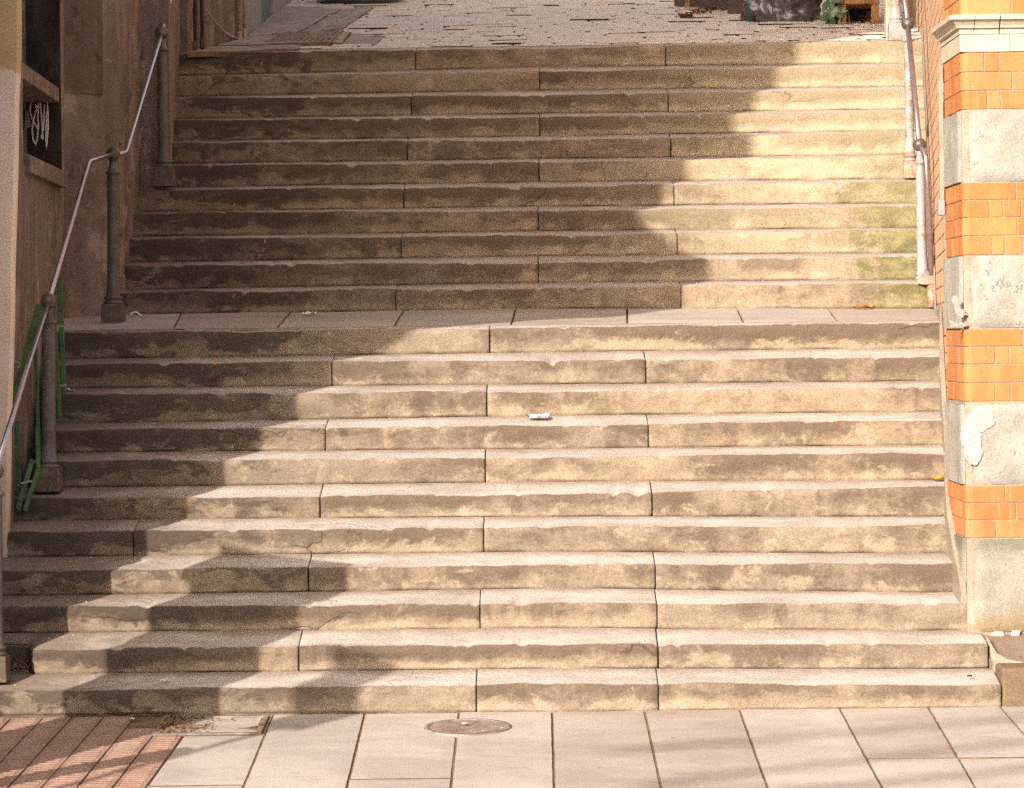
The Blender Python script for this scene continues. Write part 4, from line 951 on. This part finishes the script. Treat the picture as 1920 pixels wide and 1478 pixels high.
# clumps of dead leaves
for px, py, rr, lab in ((1285, 36, .085, 'dark clump of dead leaves on the cobbles nearest the top step'), (1312, 29, .11, 'larger brown clump of dead leaves in front of the bench'), (1334, 24, .07, 'small pale-topped clump of dead leaves by the bench leg')):
    c_ = st(px, py); mb = MB(); r3 = random.Random(px)
    for t in range(46):
        o_ = Vector((r3.gauss(0, rr*.6), r3.gauss(0, rr*.5), abs(r3.gauss(0, rr*.22)) + .01)); p_ = c_ + o_; p_.z = zst(p_.x, p_.y) + o_.z; dv = Vector((r3.uniform(-1,1), r3.uniform(-1,1), r3.uniform(-.4,.6))).normalized(); sd = dv.cross(Vector((0,.3,1))).normalized(); l_ = r3.uniform(.02, .045)
        mb.add([p_ - dv*l_, p_ + sd*l_*.5 + Vector((0,0,.006)), p_ + dv*l_, p_ - sd*l_*.5 + Vector((0,0,.008))], [(0,1,2,3)])
    tag(mb.build('leaf_clump', M['leafb']), lab, 'dead leaves', 'dead leaves on the street')
# pale blue tub at the top of the frame
q = st(672, 5.5); k = sz(672, 5.5); tub = thing('plastic_tub', q, 'pale blue round tub with dark foot standing at the top of the street', 'tub')
c_ = Vector((q.x, q.y + .55, zst(q.x, q.y + .55) - .05)); R_ = 84 * k
mb = MB(); mb.lathe(c_, [(R_*.9, .02), (R_, .06), (R_, .40), (R_*1.04, .42), (R_*1.04, .46), (R_*.95, .46), (R_*.93, .1)], 40); mb.build('tub_body', M['blue'], tub, True)
mb = MB(); mb.lathe(c_, [(R_*.97, -.03), (R_*.985, .0), (R_*.985, .03), (R_*.9, .05)], 40); mb.build('foot_ring', M['dark'], tub, True)
# tread plate cover beside the gutter
cv = thing('drain_cover', st(575, 74), 'studded metal drain cover set beside the top step', 'drain cover')
mb = MB(); qd = [st(*p) for p in ((497, 81), (628, 81), (648, 61), (532, 63))]; 
top = [Vector((p.x, p.y, zst(p.x, p.y) + .024)) for p in qd]; mb.hexa([p - Vector((0,0,.03)) for p in top] + top)
for a_ in range(12):
    for b_ in range(6):
        u, v = (a_ + .5) / 12, (b_ + .5) / 6; p = (top[0]*(1-u) + top[1]*u)*(1-v) + (top[3]*(1-u) + top[2]*u)*v; mb.box(p.x-.018, p.x+.018, p.y-.03, p.y+.03, p.z-.001, p.z+.016, 1)
mb.build('plate', [M['gutter'], M['castiron']], cv)

# ------------------------------------------------------------------ covers in the pavement
mh = thing('manhole_cover', pav(877, 1364), 'round recessed iron manhole cover in the pavement before the bottom step', 'manhole cover')
c_ = pav(877, 1365); R_ = 82 / F * (c_.y + D0)
def ringm(name, r0, r1, z0, z1, mat, n=48):
    mb = MB(); vs = []
    for r, z in ((r0, z0), (r0, z1), (r1, z1), (r1, z0)):
        for t in range(n): x, y = math.cos(2*math.pi*t/n)*r, math.sin(2*math.pi*t/n)*r; vs.append((c_.x + x, c_.y + y, zp(c_.y + y) + z))
    mb.add(vs, [(k_*n+t, k_*n+(t+1) % n, (k_+1) % 4*n+(t+1) % n, (k_+1) % 4*n+t) for k_ in range(4) for t in range(n)]); return mb.build(name, mat, mh, True)
ringm('rim', R_*.90, R_, -.03, .009, M['castiron'])
mb = MB(); vs = [(c_.x, c_.y, zp(c_.y) + .006)]; n = 48; rings = 9
for j in range(1, rings + 1):
    for t in range(n):
        r = R_*.9*j/rings; x, y = math.cos(2*math.pi*t/n)*r, math.sin(2*math.pi*t/n)*r; vs.append((c_.x+x, c_.y+y, zp(c_.y+y) + .0055 + fbm(x*22, y*12, 3, 4)*.007))
fs = [(0, 1+t, 1+(t+1) % n) for t in range(n)] + [(1+(j-1)*n+t, 1+j*n+t, 1+j*n+(t+1) % n, 1+(j-1)*n+(t+1) % n) for j in range(1, rings) for t in range(n)]
mb.add(vs, fs); mb.build('lid', mat_stone('gritty_lid', (.20, .145, .11), (.30, .23, .185), (.10, .07, .05), 9, .2, .9, .4), mh, True)
ac = thing('access_cover', pav(395, 1360), 'stone-filled rectangular access cover clogged with dirt beside the red paving', 'access cover')
xa, xb = pav(297, 1360).x, pav(497, 1358).x
mb = MB(); ya, yb = -.60, -.02
for (x0_, x1_, y0_, y1_) in ((xa, xb, ya, ya + .04), (xa, xb, yb - .03, yb), (xa, xa + .04, ya + .04, yb - .03), (xb - .03, xb, ya + .04, yb - .03)):
    mb.hexa([(x0_, y0_, zp(y0_)-.05), (x1_, y0_, zp(y0_)-.05), (x1_, y1_, zp(y1_)-.05), (x0_, y1_, zp(y1_)-.05), (x0_, y0_, zp(y0_)+.004), (x1_, y0_, zp(y0_)+.004), (x1_, y1_, zp(y1_)+.004), (x0_, y1_, zp(y1_)+.004)])
mb.build('frame', M['castiron'], ac, bevel=.003)
mb = MB(); slab_grid(mb, *[(x, y, zp(y) - .006) for x, y in ((xa+.05, ya+.05), (xb-.04, ya+.05), (xb-.04, yb-.04), (xa+.05, yb-.04))], n=10, m=8, amp=.008); mb.build('infill', M['flag'], ac)
mb = MB(); r4 = random.Random(11)
for t in range(420):
    u = min(1, abs(r4.gauss(0, .22))); v = r4.random(); p = Vector((xa + .02 + (xb - xa) * u * .9, ya + .04 + (yb - ya - .06) * v, 0)); p.z = zp(p.y) + .004; s_ = r4.uniform(.004, .014); an = r4.random() * 3
    a_ = Vector((math.cos(an), math.sin(an), r4.uniform(-.2, .4))) * s_; b_ = Vector((-math.sin(an), math.cos(an), .2)) * s_ * .6
    mb.add([p - a_ - b_, p + a_ - b_, p + a_ + b_ + Vector((0,0,s_*.8)), p - a_ + b_ + Vector((0,0,s_*.5))], [(0,1,2,3)])
o = mb.build('dirt_litter', M['debris'], ac); o['kind'] = 'stuff'

# ------------------------------------------------------------------ litter
def scrap(name, p, w, d, mat, lab, cat, grp=None, curl=.4, yaw=0, seed=0, n=6):
    r5 = random.Random(seed); mb = MB(); vs = []
    for j in range(n + 1):
        for i in range(n + 1):
            u, v = i / n - .5, j / n - .5; x, y = u * w, v * d
            if abs(u) + abs(v) > .85: x *= .8; y *= .8
            z = abs(fbm(u * 3 + seed, v * 3, seed, 3)) * curl * w + .004
            X, Y = x * math.cos(yaw) - y * math.sin(yaw), x * math.sin(yaw) + y * math.cos(yaw); vs.append((p[0] + X, p[1] + Y, p[2] + z))
    mb.add(vs, [(j*(n+1)+i, j*(n+1)+i+1, (j+1)*(n+1)+i+1, (j+1)*(n+1)+i) for j in range(n) for i in range(n)])
    o = mb.build(name, mat, None, True); return tag(o, lab, cat, grp)
def on_tread(i, px, frac):
    Y = Yi(i) + frac * (TR if i != 10 else LD); p = P(px, 700, Y); X = p.x
    y1 = TR if i != 10 else LD
    return Vector((X, Y, ZT[i](X) + (ZB[i+1](X) - ZT[i](X)) * frac))
scrap('paper_scrap', on_tread(7, 1008, .62) + Vector((0, 0, .004)), .15, .10, M['paper'], 'crumpled white paper lying mid-flight on the lower steps', 'paper', curl=.30, seed=2, n=9)
scrap('autumn_leaf', on_tread(5, 1764, .80) + Vector((0, 0, .006)), .14, .09, M['leafy'], 'bright yellow leaf at the right end of a lower step', 'leaf', curl=.35, seed=4)
scrap('autumn_leaf', on_tread(10, 1622, .93) + Vector((0, 0, .006)), .17, .07, M['leafo'], 'long orange leaf on the landing near the green algae', 'leaf', curl=.3, seed=5)
scrap('paper_scrap', on_tread(10, 582, .8) + Vector((0, 0, .004)), .11, .09, M['paper'], 'white paper scrap on the landing slab in shade', 'paper', curl=.3, seed=6)
scrap('paper_scrap', on_tread(10, 340, .12) + Vector((0, 0, .004)), .07, .09, M['paper'], 'small flat white scrap at the landing front edge near the third post', 'paper', curl=.1, seed=7)
mb = MB(); c_ = on_tread(10, 252, .9); mb.tube([c_ + Vector((-.035 + .012*t, .004*t, .004 + .026*math.sin(min(math.pi, t*.45)))) for t in range(9)], .006, 6)
tag(mb.build('plastic_strip', M['paper'], smooth=True), 'curled white plastic strip beside the third post base', 'litter')
q = pav(440, 1334, 0)
scrap('paper_scrap', pav(434, 1340) + Vector((0, 0, .003)), .045, .03, M['paper'], 'small white scrap on the pavement against the bottom step', 'paper', curl=.5, seed=9)
scrap('paper_scrap', pav(246, 1352) + Vector((0, 0, .003)), .04, .035, M['paper'], 'small white scrap on the red paving', 'paper', curl=.5, seed=10)
scrap('paper_scrap', c_ * 0 + Vector((P(872, 1362, -.35).x, pav(872, 1363).y, zp(pav(872, 1363).y) + .014)), .035, .06, M['paper'], 'white scrap lying inside the round manhole cover', 'paper', curl=.5, seed=12)
scrap('litter_scrap', on_tread(19, 396, .5) + Vector((0, 0, .004)), .06, .05, M['pinkp'], 'pink scrap near the left end of an upper step', 'litter', curl=.3, seed=13)
scrap('litter_scrap', on_tread(19, 416, .5) + Vector((0, 0, .004)), .03, .03, M['leafg'], 'tiny pale green scrap next to the pink scrap', 'litter', curl=.8, seed=14)
scrap('paper_scrap', on_tread(0, 300, .4) + Vector((0, 0, .004)), .05, .04, M['paper'], 'white scrap on the bottom step in the dark shade band', 'paper', curl=.3, seed=15)
scrap('paper_scrap', on_tread(8, 132, .5) + Vector((0, 0, .004)), .06, .05, M['paper'], 'white scrap at the left end of a step beside the green slats', 'paper', curl=.4, seed=16)
mb = MB(); q_ = P(1818, 1271, .12); mb.tube([q_ + Vector((-.014, 0, .012)), q_ + Vector((0, 0, .014)), q_ + Vector((.014, .004, .010))], .006, 6); tag(mb.build('cigarette_end', M['dark']), 'dark cigarette end on the right of the bottom step', 'cigarette end')
# small leaves stuck on the dark upper risers and loose crumbs on the treads
r6 = random.Random(21)
LV = [(453,133,21),(490,120,21),(481,133,21),(458,158,20),(441,174,20),(375,167,20),(460,211,19),(500,214,19),(507,213,19),(487,271,17),(416,284,17),(454,298,17),(487,315,16),(439,385,15),(452,390,15),(475,412,14),(497,453,13),(486,480,13),(544,467,13),(438,556,11),(405,680,9),(381,691,9)]
for k_, (px, py, i) in enumerate(LV):
    c_ = P(px, py, Yi(i) - .006); l_ = r6.uniform(.014, .026); an = r6.uniform(.6, 2.4); dv = Vector((math.cos(an), -.1, math.sin(an))); sd = Vector((-dv.z, -.2, dv.x)) * .45
    mb = MB(); mb.add([c_ - dv*l_, c_ + sd*l_*.8 + Vector((0,-.006,0)), c_ + dv*l_, c_ - sd*l_*.8 + Vector((0,-.004,0))], [(0,1,2,3)])
    tag(mb.build('dead_leaf', M['leafo'] if k_ % 3 else M['leafb']), 'tiny brown leaf clinging to a dark riser at the left', 'leaf', 'tiny leaves on the left risers')
mb = MB()
for t in range(900):
    i = r6.randrange(0, 22); left = r6.random() < .6; px = (LEFT[i] + abs(r6.gauss(0, 120))) if left else r6.uniform(max(100, LEFT[i]), 1690); fr = r6.uniform(.1, .97) if i != 10 else r6.random()
    p = on_tread(i, px, fr)
    if p.x > xwall(p.y) - .1: continue
    s_ = r6.uniform(.003, .009); an = r6.random() * 6; a_ = Vector((math.cos(an), math.sin(an), .2)) * s_; b_ = Vector((-math.sin(an), math.cos(an), .3)) * s_ * .5; p.z += .004
    mb.add([p - a_, p + b_, p + a_, p - b_ + Vector((0, 0, s_*.5))], [(0,1,2,3)], r6.choice((0, 0, 1, 1, 2)))
o = mb.build('litter', [M['paper'], M['leafb'], M['leafo']]); o['kind'] = 'stuff'; o['label'] = 'crumbs of leaf and paper strewn over the treads'

# ------------------------------------------------------------------ unseen shadow casters added out of frame, and the terrace opposite
def near(u, s, z): p = U * u + V_ * s; return Vector((p.x, p.y, z))
T_ = math.tan(EL); s4 = 4.6
sbox = thing('shadow_box', near(-2.05, s4, -.3), 'unseen grey box added to cast the dark band on the lower steps', 'shadow caster')  # added unseen box; its shadow makes the dark band on the steps
mb = MB(); q = [near(-2.45, s4 - .3, 0), near(-1.64, s4 - .3, 0), near(-1.64, s4 + .3, 0), near(-2.45, s4 + .3, 0)]
mb.hexa([(p.x, p.y, -.5) for p in q] + [(p.x, p.y, .78 + s4 * T_) for p in q]); mb.build('body', M['greyp'], sbox, bevel=.03)
mb = MB(); q = [near(-2.5, s4 - .35, 0), near(-1.6, s4 - .35, 0), near(-1.6, s4 + .35, 0), near(-2.5, s4 + .35, 0)]
mb.hexa([(p.x, p.y, .78 + s4*T_ + .001) for p in q] + [(p.x, p.y, .86 + s4*T_) for p in q]); mb.build('box_top', M['dark'], sbox)
def cast_bar(u0, h0, u1, h1, s, r, lab):  # slanted bar added out of frame to throw a stripe on the pavement
    mb = MB(); mb.tube([near(u0, s, h0 + s*T_), near(u1, s, h1 + s*T_)], r, 8); tag(mb.build('shadow_bar', M['greyp']), lab, 'pole')
cast_bar(-1.72, -2.15, -1.15, -1.05, 5.0, .10, 'unseen slanted bar added to cast the nearer stripe on the pavement')
cast_bar(-2.95, -2.1, -2.24, -.75, 5.0, .09, 'unseen slanted bar added to cast the farther stripe on the pavement')
s9 = 9.0; sg = thing('shadow_plate', near(-1.1, s9, -.6), 'unseen plate on a pole added for a soft shadow on the bottom steps', 'sign')  # added unseen plate, raised to throw a soft patch on the bottom steps
mb = MB(); q = [near(-1.27, s9, 0), near(-.92, s9, 0), near(-.92, s9 + .03, 0), near(-1.27, s9 + .03, 0)]; mb.hexa([(p.x, p.y, -.6 + s9*T_) for p in q] + [(p.x, p.y, .22 + s9*T_) for p in q]); mb.build('plate', M['greyp'], sg)
mb = MB(); p = near(-1.1, s9 - .05, -.8); mb.tube([p, near(-1.1, s9 - .05, .2 + s9*T_)], .035, 10); mb.build('pole', M['greyp'], sg)
for (pa, pb_, rr, lb) in ((pav(1380, 1452), pav(1900, 1392), .055, 'unseen lowest cable added for a soft shadow streak on the pavement'), (pav(1330, 1395), pav(1850, 1352), .045, 'unseen second cable added for a soft shadow streak on the pavement'), (pav(1640, 1470), pav(1940, 1440), .06, 'unseen thickest cable added for a soft shadow streak on the pavement')):  # thick tubes added behind the camera for soft shadow streaks
    A_, B_ = pa + sdir * 24, pb_ + sdir * 24; e_ = (B_ - A_).normalized(); mb = MB(); mb.tube([A_ - e_ * .6, A_, B_, B_ + e_ * 9], rr, 8); tag(mb.build('shadow_cable', M['dark'], smooth=True), lb, 'cable')
tb = thing('terrace_building', (0, -31, -.9), 'terrace of rendered houses across the road behind the viewer', 'building')
mb = MB(); mb.box(-45, 45, -40, -31, -1, 9.0); mb.build('wall', M['farwall'], tb)
for wx_ in range(-40, 41, 5):
    for wz in (1.2, 4.9):
        mb = MB(); mb.box(wx_ - .6, wx_ + .6, -31, -30.98, wz, wz + 1.9); mb.build('window', M['glass'], tb)
